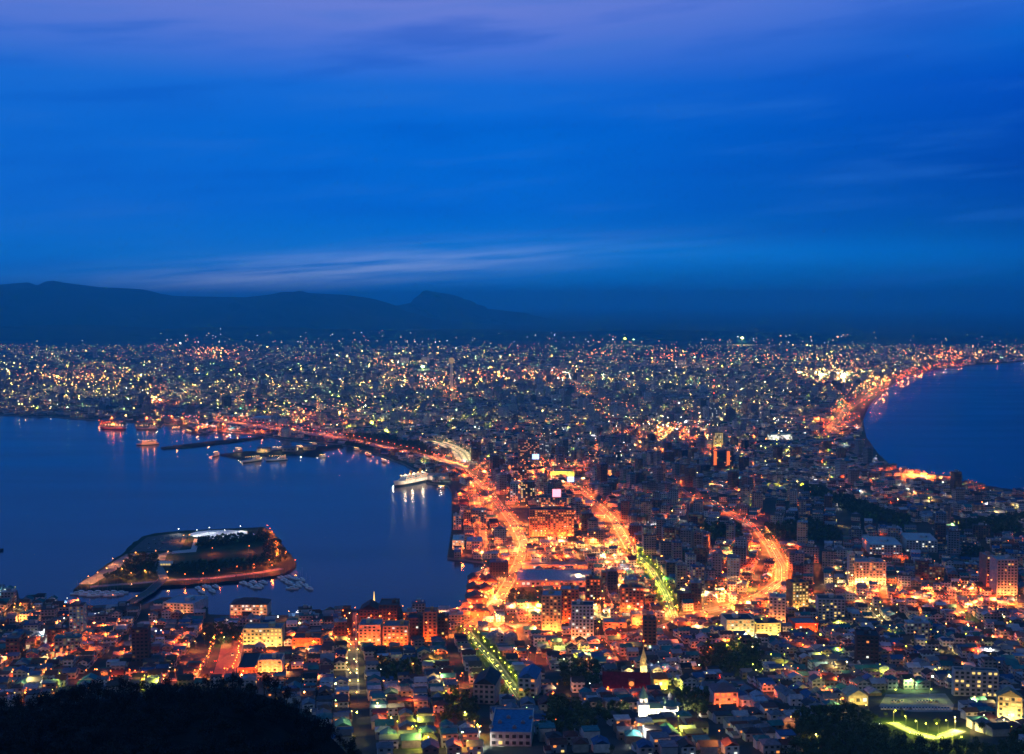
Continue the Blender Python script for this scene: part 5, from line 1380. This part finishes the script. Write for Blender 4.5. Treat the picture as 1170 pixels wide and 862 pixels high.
for gi_, (CC, off, pf, p0_) in enumerate([(C1, 6.0, 1.0, .07), (C2, 9.0, 1.3, .12), (C3, 14.0, 2.2, .16), (C4, 20.0, 3.2, .20)]):
    for x, y, a in CC.tolist():
        if hidden(x, y): continue
        px_, py_ = proj(x, y, 8); g_ = glow(px_, py_)
        if rr.random() < p0_ * (.3 + 1.5 * patchy(x, y, 420 if gi_ > 1 else 160, 3.3)) + .46 * g_ ** 1.3:
            far_lamp(x + off * math.cos(a), y + off * math.sin(a) - 4, rr.choice(['orange', 'orange', 'orange', 'warm'] if g_ > .25 and rr.random() < .85 else ['gold', 'yellow', 'yellow', 'gold', 'lime', 'green', 'orange'] if gi_ > 1 else ['warm', 'yellow', 'orange', 'white', 'lime', 'orange']), (.34 + 1.0 * g_) * pf * rr.choice([.5, 1, 1, 1.8]), T(y) + rr.choice([0, 0, 2, 5]), .5)
# brighter clusters
def cluster(px_, py_, sx, sy, n, cols, I, s_=1.0, light=0):
    for k in range(n):
        qx, qy = rr.gauss(px_, sx), rr.gauss(py_, sy)
        if not inpoly([G0(qx, qy)], LAND)[0]: continue
        x, y = G0(qx, qy)
        c = rr.choice(cols)
        if light and k % light == 0: far_lamp(x, y, c, I / 7.0)
        else: dot_lamp(x, y, c, I * rr.uniform(.5, 1.8), max(.6, y / 4200 * s_), rr.uniform(9, 20))
cluster(755, 498, 28, 9, 90, ['orange', 'warm', 'warm', 'yellow', 'white'], 14, 1, 4)
cluster(760, 495, 12, 5, 30, ['warm', 'yellow', 'white'], 30, 1, 5)
cluster(822, 500, 10, 8, 18, ['yellow', 'orange'], 20, 1, 4)
cluster(890, 520, 8, 5, 14, ['yellow', 'lime'], 22, 1, 4)
cluster(890, 490, 14, 6, 20, ['white', 'yellow'], 12)
cluster(945, 428, 24, 3, 90, ['warm', 'yellow', 'yellow'], 40, 1, 2)
cluster(950, 429, 14, 1.5, 30, ['yellow', 'white'], 70, 1, 1)
cluster(960, 412, 60, 5, 110, ['gold', 'orange', 'yellow'], 9)
cluster(985, 446, 9, 5, 40, ['warm', 'yellow'], 18, 1, 3)
cluster(1000, 436, 22, 5, 60, ['yellow', 'warm'], 26, 1, 3)
cluster(963, 472, 6, 9, 36, ['orange', 'warm'], 16, 1, 3)
cluster(1082, 407, 14, 3, 45, ['orange', 'warm'], 26, 1, 5)
cluster(1135, 404, 40, 3, 40, ['warm', 'yellow'], 12)
cluster(175, 460, 6, 2, 22, ['yellow', 'warm'], 40, 1, 4)
cluster(60, 430, 60, 6, 70, ['yellow', 'warm', 'lime'], 14)
cluster(95, 442, 30, 4, 40, ['yellow', 'lime', 'warm'], 20)
cluster(240, 405, 18, 4, 40, ['yellow', 'warm'], 16)
cluster(350, 470, 60, 6, 60, ['orange', 'warm', 'yellow'], 9)
cluster(490, 440, 22, 5, 50, ['warm', 'orange', 'white'], 12)
cluster(590, 434, 50, 3, 130, ['warm', 'orange', 'yellow'], 14)
cluster(640, 432, 20, 4, 40, ['yellow', 'white', 'warm'], 18)
cluster(710, 408, 40, 4, 50, ['warm', 'orange'], 10)
cluster(775, 408, 12, 3, 25, ['orange', 'warm'], 24)
cluster(870, 412, 40, 4, 50, ['orange', 'warm'], 10)
cluster(700, 470, 14, 6, 30, ['orange', 'warm'], 10)
cluster(620, 500, 30, 12, 50, ['warm', 'yellow', 'white', 'orange'], 8)
cluster(700, 520, 30, 12, 50, ['white', 'warm', 'yellow'], 7)
cluster(555, 545, 14, 6, 20, ['orange'], 16, 1, 3)
cluster(620, 540, 20, 6, 40, ['orange', 'warm'], 14, 1, 4)
cluster(575, 600, 16, 20, 30, ['orange', 'warm'], 10, .8, 5)
cluster(660, 632, 40, 10, 45, ['orange', 'warm', 'yellow'], 12, .8, 4)
cluster(570, 700, 26, 12, 34, ['orange', 'warm'], 14, .8, 3)
cluster(700, 700, 45, 14, 45, ['orange', 'warm', 'yellow'], 10, .8, 4)
cluster(830, 690, 40, 12, 40, ['orange', 'warm'], 10, .8, 4)
cluster(985, 670, 18, 8, 26, ['warm', 'yellow'], 14, .8, 3)
cluster(1085, 685, 50, 6, 46, ['orange', 'orange', 'warm'], 12, .8, 4)
cluster(820, 390, 380, 4, 70, ['warm', 'white', 'yellow'], 6)
cluster(90, 715, 60, 12, 20, ['orange', 'warm'], 10, .8, 3)
cluster(120, 745, 60, 12, 18, ['white', 'warm', 'orange'], 8, .8, 4)
cluster(1000, 740, 90, 25, 40, ['yellow', 'lime', 'warm'], 5, .6)
cluster(450, 730, 50, 10, 30, ['orange', 'warm'], 10, .7, 3)
cluster(215, 483, 30, 3, 26, ['orange', 'warm', 'pink'], 12, 1, 4)
# scattered lights on the mountain's foot
for k in range(130):
    qx = rr.choice([rr.gauss(370, 60), rr.gauss(460, 30), rr.uniform(0, 1170), rr.gauss(230, 30), rr.gauss(650, 60), rr.gauss(900, 60)]); qy = rr.gauss(388, 5)
    if qy < 374: continue
    c_, b_, d_ = ray(qx, qy); x, y = c_ * 10300, b_ * 10300 if False else (10300)
    if not inpoly([(c_ / b_ * 10300, 10300)], LAND)[0]: continue
    zz = CAM_H + d_ / b_ * 10300
    DOT.octa(c_ / b_ * 10300, 10300, max(zz, 8), 2.2, 1, (*LIT[rr.choice(['warm', 'yellow', 'white'])], 4 + 14 * rr.random() ** 2))
far_spots = [(483, 419, 'green', 60, 8), (714, 387, 'lime', 70, 8), (724, 388, 'green', 25, 5), (848, 386, 'yellow', 90, 9), (938, 428, 'yellow', 90, 10), (963, 430, 'yellow', 90, 10), (425, 483, 'lime', 30, 4), (441, 492, 'lime', 30, 4), (206, 392, 'white', 25, 5), (700, 388, 'white', 10, 4), (957, 385, 'warm', 16, 5), (1137, 394, 'warm', 14, 5), (892, 384, 'warm', 14, 4)]
for px_, py_, c, I, s_ in far_spots:
    x, y = G0(px_, min(py_ + 5, 900)) if py_ > 395 else (ray(px_, py_)[0] / ray(px_, py_)[1] * 9800, 9800)
    zb = T(y); zt = CAM_H + ray(px_, py_)[2] / ray(px_, py_)[1] * y
    e = empty('floodlight_mast', (x, y, zb), 0, f'{cw_[c]} stadium-like floodlight mast, {ORD(far_spots.index((px_, py_, c, I, s_)) + 1)} of the far ones', 'floodlight mast', 'far floodlight masts')
    mb = MB(); mb.cyl(0, 0, 0, zt - zb, .8, .4, 5); mb.build('mast', M['metal'], e)
    mb = MB(); mb.box(-s_ * .8, s_ * .8, -.5, .5, -s_ * .35, s_ * .35); o_ = mb.build('lamp_panel', SG('mast_' + c, LIT[c], I), e); o_.location = (0, -1, zt - zb)
    add_bulb(e, c, (4000000 if I == 90 else 500000) * s_ / 8, (0, -4, zt - zb), s_ * .35)
o = FAR.build('far_street_lamps', [M['metal'], M['lamp_dot'], M['lamp_far']])
tag(o, 'countless orange and yellow street lamps of the far roads', 'street lamps', kind='stuff')
o = DOT.build('far_lights', [M['metal'], M['lamp_dot']])
tag(o, 'countless small lights scattered through the town to the foothills', 'lights', kind='stuff')

# ================================================================== trees in town
TL = Labeller(); ti = 0
def fill_trees(poly, step, protos, kind, group, sc=1.0, cap=60):
    global ti
    xs = [p[0] for p in poly]; ys_ = [p[1] for p in poly]; out = []
    y = min(ys_)
    while y < max(ys_):
        x = min(xs)
        while x < max(xs):
            q = (x + rr.uniform(-.3, .3) * step, y + rr.uniform(-.3, .3) * step)
            if inpoly([q], poly)[0]: out.append(q)
            x += step
        y += step
    return out
WOOD = MB(); ntree = 0
wood_src = []
for cr, tr in PT_TOWN[:3]:
    co = np.empty(len(cr.vertices) * 3, np.float32); cr.vertices.foreach_get('co', co); wood_src.append(co.reshape(-1, 4, 3))
def wood_tree(x, y, z, sc, thin):
    co = wood_src[ti % 3][::thin]; f = 1 + .35 * (thin - 1)
    a = rr.uniform(0, 6.28); c, s_ = math.cos(a) * sc, math.sin(a) * sc
    for q in co:
        m_ = q.mean(0); q = (m_ + (q - m_) * f)
        WOOD.face([(x + c * p[0] - s_ * p[1], y + s_ * p[0] + c * p[1], z + p[2] * sc) for p in q.tolist()])
allt = []
PATHL = [GG(p) for p in [(1019, 827), (1045, 839), (1068, 845), (1088, 840), (1096, 836)]]
for qi, q in enumerate(PARKS):
    far_ = sum(p[1] for p in q) / len(q) > 1500
    for (x, y) in fill_trees(q, 9 if far_ else 8.0, None, None, None):
        px_, py_ = proj(x, y, T(y) + 6)
        if dist_line([(x, y)], PATHL)[0] < 11 or (dist_line([(x, y)], [(p[0], p[1] - 26) for p in PATHL])[0] < 22): continue
        if -10 < px_ < 1180 and py_ < 890: allt.append((y, x, 'p'))
for q in ISLE_WOODS:
    for (x, y) in fill_trees(q, 6.5, None, None, None): allt.append((y, x, 'i'))
for x, y, a in C1.tolist():
    if y < 1350 and rr.random() < .22 and not hidden(x, y): allt.append((y - 6.2, x + 6.2, 'g'))
allt.sort()
for y, x, k in allt:
    ti += 1; z = 2.6 if k == 'i' else T(y); sc = rr.uniform(.7, 1.2) * (.5 if k == 'g' else .75 if k == 'i' else 1)
    px_, py_ = proj(x, y, z + 6)
    if ntree < 200:
        e = put_tree('park_tree' if k != 'g' else 'garden_tree', PT_TOWN, x, y, z, sc, None, 'trees of the parks and gardens', ti)
        TL.add(e, 'dark round park tree' if k != 'g' else 'small garden tree', px_, py_); ntree += 1
    else: wood_tree(x, y, z, sc, 4 if y < 1700 else 8)
o = WOOD.build('woods', M['leaf']); tag(o, 'dark woods and park trees further off among the roofs', 'woods', kind='stuff')
# avenue trees
for rn, ph in (('slope_road', 'tree-lined slope'), ('avenue', 'tree-lined avenue')):
    for r in ROADS:
        if r[0] != rn: continue
        n_ = 0
        for x, y, d in along(r[8], 15, 5):
            for s_ in (-1, 1):
                n_ += 1; o_ = r[2] / 2 + 3.0
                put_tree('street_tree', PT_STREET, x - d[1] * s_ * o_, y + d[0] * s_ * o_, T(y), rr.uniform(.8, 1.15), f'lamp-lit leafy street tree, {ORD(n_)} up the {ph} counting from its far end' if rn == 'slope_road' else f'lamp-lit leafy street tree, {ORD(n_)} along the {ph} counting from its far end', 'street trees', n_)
TL.finish(); LB.finish()

# ================================================================== cars
def car_proto(col, nm, on=True):
    e = empty('car', (0, 0, -700), 0, 'car', 'car', 'cars on the roads')
    bm = bmesh.new()
    prof = [(-2.15, .35), (-2.2, .75), (-2.0, .98), (-1.2, 1.02), (1.0, 1.0), (2.0, .85), (2.2, .62), (2.15, .35)]
    L1 = [bm.verts.new((x, -.85, z)) for x, z in prof]; L2 = [bm.verts.new((x, .85, z)) for x, z in prof]
    bm.faces.new(L1); bm.faces.new(L2[::-1])
    for i in range(len(prof)): bm.faces.new([L1[i - 1], L2[i - 1], L2[i], L1[i]])
    me = bpy.data.meshes.new('body'); bm.to_mesh(me); bm.free(); me.materials.append(mat('car_paint_' + nm, col, .3)); obj('body', me, e)
    mb = MB(); A = [(-1.7, -.75, 1.0), (.9, -.75, 1.0), (.9, .75, 1.0), (-1.7, .75, 1.0)]; B = [(-1.2, -.62, 1.45), (.2, -.62, 1.45), (.2, .62, 1.45), (-1.2, .62, 1.45)]
    for i in range(4): mb.face([A[i], A[(i + 1) % 4], B[(i + 1) % 4], B[i]])
    mb.face(B); mb.build('cabin', M['glass'], e)
    for wx in (-1.35, 1.35):
        for wy in (-.86, .86):
            mb = MB(); mb.cyl(0, 0, -.1, .1, .33, n=10); o_ = mb.build('wheel', M['rubber'], e); o_.rotation_euler = (R(90), 0, 0); o_.location = (wx, wy, .33)
    for wy in (-.6, .6):
        mb = MB(); mb.box(2.14, 2.26, wy - .17, wy + .17, .55, .75); mb.build('headlight', M['lamp_yellow'] if on else M['metal'], e)
        mb = MB(); mb.box(-2.26, -2.16, wy - .2, wy + .2, .68, .9); mb.build('tail_light', M['tail'] if on else M['red_paint'], e)
    kids(e); return e
M['tail'] = mat('tail_lamp', (.2, .02, .02), emit=(1, .03, .01), es=10, sampling='NONE')
CPR = [(car_proto((.5, .5, .5), 'silver'), 'silver'), (car_proto((.7, .7, .7), 'white'), 'white'), (car_proto((.03, .03, .04), 'black'), 'black'), (car_proto((.25, .03, .03), 'red'), 'red'), (car_proto((.04, .08, .2), 'blue'), 'blue')]
CPP = [(car_proto(c_, n_ + '_parked', False), n_) for c_, n_ in (((.8, .8, .8), 'white'), ((.75, .75, .78), 'white'), ((.5, .5, .52), 'silver'), ((.05, .05, .06), 'black'))]
def put_car(x, y, rz, label, group, z=None, parked=False):
    p, n_ = rr.choice(CPP if parked else CPR)
    label = label.replace('COL', n_)
    z = T(y) + .2 if z is None else z
    if p.location.z < -600:
        p.location = (x, y, z); p.rotation_euler = (0, 0, rz); p['label'] = label; p['group'] = group; return p
    return dup(p, (x, y, z), rz, label, group)
for r in ROADS:
    if r[0] not in ('waterfront_road', 'slope_road', 'market_road', 'avenue', 'tram_road', 'square_road', 'hotel_road', 'station_road', 'crossing_road', 'lower_road', 'shop_road'): continue
    line, w_ = r[8], r[2]; n_ = 0
    for x, y, d in along(line, 30, 8):
        for s_ in (-1, 1):
            if rr.random() < (.75 if r[0] in ('waterfront_road', 'tram_road', 'market_road') else .4):
                n_ += 1; o_ = w_ / 4
                away = s_ < 0   # left-hand traffic
                put_car(x - d[1] * s_ * o_, y + d[0] * s_ * o_, math.atan2(d[1], d[0]) + (0 if s_ > 0 else math.pi), f'COL car, {ORD(n_)} along the {r[4]}', 'cars on the main roads', T(y) + .3)
for row, (py_, n_) in enumerate(((811, 22), (803, 16))):
    for k in range(n_):
        px_ = 1008 + k * 3.6 + row * 8
        if row and rr.random() < .4: continue
        x, y = G(px_, py_); put_car(x, y, R(70), f'COL car parked {ORD(k + 1)} from left in the {"front" if row == 0 else "rear"} row at school', 'cars parked at the school', T(y) + .33, True)

for k, (px_, py_) in enumerate([(176, 617), (182, 617), (189, 616), (197, 616), (170, 622), (178, 622), (186, 622), (195, 621), (160, 627), (170, 627), (182, 627), (140, 644), (132, 648), (120, 657), (230, 664), (270, 659.5), (150, 669)]):
    x, y = G0(px_, py_); put_car(x, y, R(80 + 7 * (k % 3)), f'COL car parked on the harbour island, {ORD(k + 1)} from its north car park', 'cars parked on the island', 2.75, True)
x, y = G0(189, 647)
e = empty('pavilion', (x, y, 2.7), R(4), 'small white pavilion where the island paths meet', 'pavilion')
mb = MB(); mb.box(-8, 8, 0, 7, 0, 3.6); mb.build('wall', M['white'], e)
mb = MB(); mb.gable(-8, 8, 0, 7, 3.6, 2, 0, (1,) * 4, 0, (1,) * 4, ov=.9); mb.build('roof', M['white'], e)
for q in (-5, -1.7, 1.7, 5): obj('window', pane('yellow', 2, 1.8), e, loc=(q, -.07, 1.8))
# ================================================================== boats and ships
def yacht_proto():
    e = empty('yacht', (0, 0, -700), 0, 'yacht', 'boat', 'boats at the island marina')
    mb = MB(); n = 9
    secs = []
    for i in range(n):
        t_ = i / (n - 1); x = -6 + 12 * t_; w = 1.8 * (1 - max(0, t_ - .45) ** 2 * 3.2) * (.85 + .15 * min(1, t_ * 4)); w = max(w, .04); zt = 1.2 + .5 * t_ ** 2
        secs.append([(x, -w, zt), (x, -w * .75, 0), (x, 0, -.5), (x, w * .75, 0), (x, w, zt)])
    for a, b_ in zip(secs[:-1], secs[1:]):
        for k in range(4): mb.face([a[k], b_[k], b_[k + 1], a[k + 1]])
        mb.face([a[4], b_[4], b_[0], a[0]])
    mb.face(secs[0][::-1]); mb.build('hull', M['yacht'], e)
    mb = MB(); mb.box(-2.5, 2.2, -1.1, 1.1, 1.2, 2.3); mb.box(-1.8, 1.2, -.9, .9, 2.301, 2.6); mb.build('cabin', M['yacht'], e)
    mb = MB(); mb.box(-2.2, 1.9, -1.13, -1.102, 1.6, 2.0); mb.box(-2.2, 1.9, 1.102, 1.13, 1.6, 2.0); mb.build('window', M['glass'], e)
    mb = MB(); mb.cyl(.5, 0, 2.6, 13, .1, .06, 5); mb.build('mast', M['metal'], e)
    mb = MB(); mb.box(-4, .4, -.08, .08, 3.0, 3.2); mb.build('boom', M['metal'], e)
    e.scale = (1.25, 1.25, 1.25)
    kids(e); return e
M['yacht'] = mat('yacht_white', (.9, .9, .9), .4)
YP = yacht_proto(); first = True
ys_l = [(88, 677, 5), (98, 678, 8), (107, 679, 3), (117, 678, 10), (126, 679, 0), (134, 678, 6), (227, 671, -55), (231, 675, -50), (239, 670, -55), (243, 674, -50), (279, 665, -40), (285, 667, -45), (290, 664, -45), (293, 670, -20), (326, 662, -40), (331, 665, -45), (334, 671, -5), (338, 660, -45), (343, 665, -50), (350, 668, -60), (345, 661, -50), (93, 675.5, 0), (103, 676, 5), (112, 675.5, 4), (122, 676, 4), (130, 675.5, 3), (139, 676, 8), (235, 669, -55), (247, 669, -50), (297, 668, -40), (301, 664, -40), (322, 659, -45), (340, 668, -40), (354, 671, -50), (330, 658, -45)]
PLACES_B = 0
for k, (px_, py_, a) in enumerate(ys_l):
    x, y = G0(px_, py_)
    lab = f'white yacht at the island marina, {ORD(k + 1)} from its western end'
    if first: YP.location = (x, y, 0); YP.rotation_euler = (0, 0, R(a)); YP['label'] = lab; first = False
    else: dup(YP, (x, y, 0), R(a), lab)
def ship(name, label, bow, stern, beam, hullc, decks, funnelc, lit, flood, boot=(.02, .02, .03), aft=False):
    aft = name != 'ferry'
    bx, by = G0(*bow); sx, sy = G0(*stern); Ls = math.dist((bx, by), (sx, sy)); cxx, cyy = (bx + sx) / 2, (by + sy) / 2
    e = empty(name, (cxx, cyy, 0), math.atan2(by - sy, bx - sx), label, 'ship')
    hb = Ls * .075; n = 16
    for part, z0, z1, m_ in (('boot_top', -1, hb * .35, boot), ('hull', hb * .35, hb, hullc)):
        mb = MB(); secs = []
        for i in range(n):
            t_ = i / (n - 1); x = -Ls / 2 + Ls * t_
            w = beam / 2 * (1 - max(0, (t_ - .62) / .38) ** 2.2) * (.8 + .2 * min(1, t_ * 6)); w = max(w, .1)
            fl = Ls * .03 * max(0, (t_ - .8) / .2)
            secs.append([(x + fl * (z1 > 3), -w, z1 + (hb * .25 * max(0, t_ - .7) / .3 if part == 'hull' else 0)), (x, -w * .92, z0), (x, w * .92, z0), (x + fl * (z1 > 3), w, z1 + (hb * .25 * max(0, t_ - .7) / .3 if part == 'hull' else 0))])
        for a, b_ in zip(secs[:-1], secs[1:]):
            for k in range(3): mb.face([a[k], b_[k], b_[k + 1], a[k + 1]])
            mb.face([a[3], b_[3], b_[0], a[0]])
        mb.face(secs[0][::-1]); mb.build(part, M['wall'], e, m_)
    z = hb
    for d_ in range(decks):
        f = 1 - .12 * d_; mb = MB(); x0, x1 = (-Ls * .42 * f, Ls * .30 * f) if not aft else (-Ls * .42, -Ls * (.12 + .05 * d_))
        mb.box(x0, x1, -beam * .44 * f, beam * .44 * f, z + .003, z + 2.8); mb.build('deckhouse', M['wall'], e, (.7, .68, .66))
        nw = 8 if not aft else 4
        for k in range(nw):
            for sd in (-1, 1):
                o_ = obj('window', pane('warm' if rr.random() < lit else 'dark', (x1 - x0) / nw * .6, 1.2), e, loc=(x0 + (x1 - x0) * (k + .5) / nw, sd * (beam * .44 * f + .06), z + 1.5))
                o_.rotation_euler = (0, 0, 0 if sd < 0 else math.pi)
        z += 2.8
    for fx in ((-.22, .05) if decks > 2 else (-.2,)):
        mb = MB(); mb.cyl(Ls * fx, 0, z + .003, z + Ls * .07, beam * .14, beam * .11, 12); mb.build('funnel', M['wall'], e, funnelc)
    mb = MB(); mb.cyl(Ls * .22, 0, hb, z + Ls * .11, .35, .15, 6); mb.build('mast', M['metal'], e)
    if aft:
        mb = MB(); mb.box(Ls * .02, Ls * .2, -.25, .25, hb + Ls * .06, hb + Ls * .075); mb.build('derrick', M['metal'], e)
    if flood:
        for k, fx in enumerate((-.35, -.12, .1, .3)):
            for sd in (-1, 1):
                add_bulb(e, flood[0], flood[1] * (.16 if Ls > 60 else .07), (Ls * fx, sd * beam * 1.1, hb * .6), .5, (R(112) * -sd, 0, 0))
        add_bulb(e, flood[0], flood[1] * (.3 if Ls > 60 else .12), (0, 0, z + Ls * .08), .5) if k == 0 and sd > 0 else None
        dl = bpy.data.lights.new('deck_light', 'POINT'); dl.energy = flood[1] * (.09 if Ls > 60 else .03); dl.color = LIT[flood[0]]; dl.shadow_soft_size = .9
        for fx in (-.3, 0, .22):
            o_ = bpy.data.objects.new('deck_light', dl); COL.objects.link(o_); o_.parent = e; o_.location = (Ls * fx, 0, z + 3.4)
        for k in range(7):
            mb = MB(); mb.octa(Ls * (-.4 + .12 * k), 0, z + 1.5, .7 if Ls > 60 else .35); mb.build('deck_lamp', M['lamp_yellow'], e)
    return e
ship('ferry', 'large white museum ferry lit warm, moored at the inner pier', (451, 555), (491, 546.5), 18, (.75, .74, .72), 3, (.75, .3, .06), .6, ('church', 80000))
ship('ferry', 'brightly lit ferry lying off the breakwater with warm reflection below', (156, 508), (181, 506.5), 15, (.6, .5, .45), 2, (.5, .2, .1), .8, ('warm', 50000))
ship('cargo_ship', 'reddish cargo ship moored at the outer left dock', (116, 489.5), (143, 490), 16, (.4, .15, .12), 2, (.4, .3, .2), .4, ('orange', 26000))
ship('cargo_ship', 'warm-lit ship moored on the second dock right of the reddish one', (156, 490), (180, 490), 15, (.4, .3, .3), 2, (.4, .3, .2), .4, ('warm', 22000))
ship('tug', 'small bright tug alone in the channel between breakwater and spit', (243, 521), (249, 519), 9, (.5, .4, .4), 2, (.5, .2, .1), .7, ('warm', 12000))
ship('fishing_boat', 'pale fishing vessel with yellow lights at the spit', (277, 528), (298, 525), 10, (.6, .62, .6), 2, (.3, .3, .3), .7, ('yellow', 7000))
ship('fishing_boat', 'longer pale fishing vessel behind the yellow-lit one at the spit', (304, 526), (328, 524.5), 10, (.55, .6, .58), 2, (.3, .3, .3), .5, ('white', 4500))
ship('fishing_boat', 'small boat with white lamp right of the spit', (364, 522), (372, 521), 8, (.55, .6, .58), 1, (.3, .3, .3), .5, ('white', 4000))
for k, (bw, st, hc, fl) in enumerate([((196, 489.5), (206, 489.2), (.4, .38, .36), 5000), ((212, 493), (219, 494), (.3, .1, .08), 6000), ((310, 513), (322, 512.5), (.35, .36, .38), 3000), ((336, 511.5), (345, 510.5), (.2, .22, .3), 2500), ((268, 514), (276, 513), (.45, .45, .45), 3500), ((352, 507.5), (362, 508), (.3, .3, .3), 2500), ((404, 513), (410, 514), (.5, .5, .5), 2500), ((418, 519), (424, 520.5), (.45, .2, .15), 3500), ((436, 526), (441, 527.5), (.5, .5, .5), 2500), ((500, 557.5), (508, 557), (.5, .5, .52), 3000)]):
    ship('fishing_boat', f'small moored work boat, {ORD(k + 1)} from the outer docks towards the ferry', bw, st, 7, hc, 1, (.3, .3, .3), .5, ('warm', fl))
for k, (px_, py_, w_, c_) in enumerate([(122, 484, 34, (.3, .14, .12)), (134, 483.5, 26, (.35, .3, .3)), (165, 484, 30, (.25, .2, .22)), (200, 480.5, 60, (.35, .3, .42)), (216, 481, 44, (.3, .25, .35)), (236, 486, 30, (.4, .2, .15)), (262, 490, 40, (.3, .28, .35)), (300, 517, 26, (.25, .25, .26)), (330, 516, 30, (.3, .3, .3)), (352, 514.5, 22, (.25, .22, .2)), (500, 548.5, 40, (.35, .3, .34))]):
    x, y = G0(px_, py_)
    e = empty('dock_shed', (x, y, 2.5 if py_ < 495 or px_ > 400 else 2.2), R(-6), f'low gabled dock shed, {ORD(k + 1)} along the far harbour from the outer dock', 'shed', 'sheds on the docks')
    mb = MB(); mb.box(-w_ / 2, w_ / 2, 0, 22, -1, 8); mb.build('wall', M['wall'], e, c_)
    mb = MB(); mb.gable(-w_ / 2, w_ / 2, 0, 22, 8, 4, 0, (1,) * 4, 1, (1,) * 4); mb.build('roof', [M['roof'], M['wall']], e, (.2, .2, .26))
    for q in (-.3, 0, .3): obj('window', pane('warm' if rr.random() < .5 else 'dark', 4, 2.4), e, loc=(q * w_, -.07, 4))
ship('barge', 'dark vessel cut off at the left edge of the bay', (4, 627), (-22, 630), 12, (.1, .1, .12), 1, (.2, .2, .2), .1, None)
# shipyard cranes at the left docks
for k, (px_, py_) in enumerate([(128, 486), (168, 486), (196, 484), (208, 486), (255, 494)]):
    x, y = G0(px_, py_)
    e = empty('harbour_crane', (x, y, 2.5), R(20 * k), f'{ORD(k + 1)} quay crane from the left along the far docks', 'crane', 'cranes on the far docks')
    mb = MB()
    for ax in (-4, 4):
        for ay in (-4, 4): mb.box(ax - .5, ax + .5, ay - .5, ay + .5, 0, 16)
    mb.box(-5, 5, -5, 5, 16, 19); mb.build('frame', M['wall'], e, (.4, .2, .15))
    mb = MB(); mb.box(-.8, .8, -.8, .8, 0, 34); o_ = mb.build('jib', M['wall'], e, (.4, .2, .15)); o_.location = (0, 0, 19); o_.rotation_euler = (0, R(40), 0)
    mb = MB(); mb.octa(0, 0, 20, 1.4); mb.build('lamp', M['lamp_warm'], e); add_bulb(e, 'warm', 60000, (0, -6, 22), 1.0)

# ================================================================== air
mb = MB(); mb.box(-26000, 26000, -60, 47000, -4.5, 660)
hz = mb.build('haze', [])
hm = bpy.data.materials.new('haze'); hm.use_nodes = True
t = hm.node_tree; t.nodes.clear()
pv = N(t, 'ShaderNodeVolumePrincipled'); pv.inputs['Density'].default_value = 0.000074; pv.inputs['Color'].default_value = (0.12, 0.82, 1.0, 1); pv.inputs['Anisotropy'].default_value = 0.68
oo = N(t, 'ShaderNodeOutputMaterial'); L(t, pv.outputs[0], oo.inputs['Volume'])
hm.volume_intersection_method if hasattr(hm, 'volume_intersection_method') else None
hz.data.materials.clear(); hz.data.materials.append(hm)
hz['kind'] = 'stuff'; hz['label'] = 'thin blue evening haze over the bay and town'
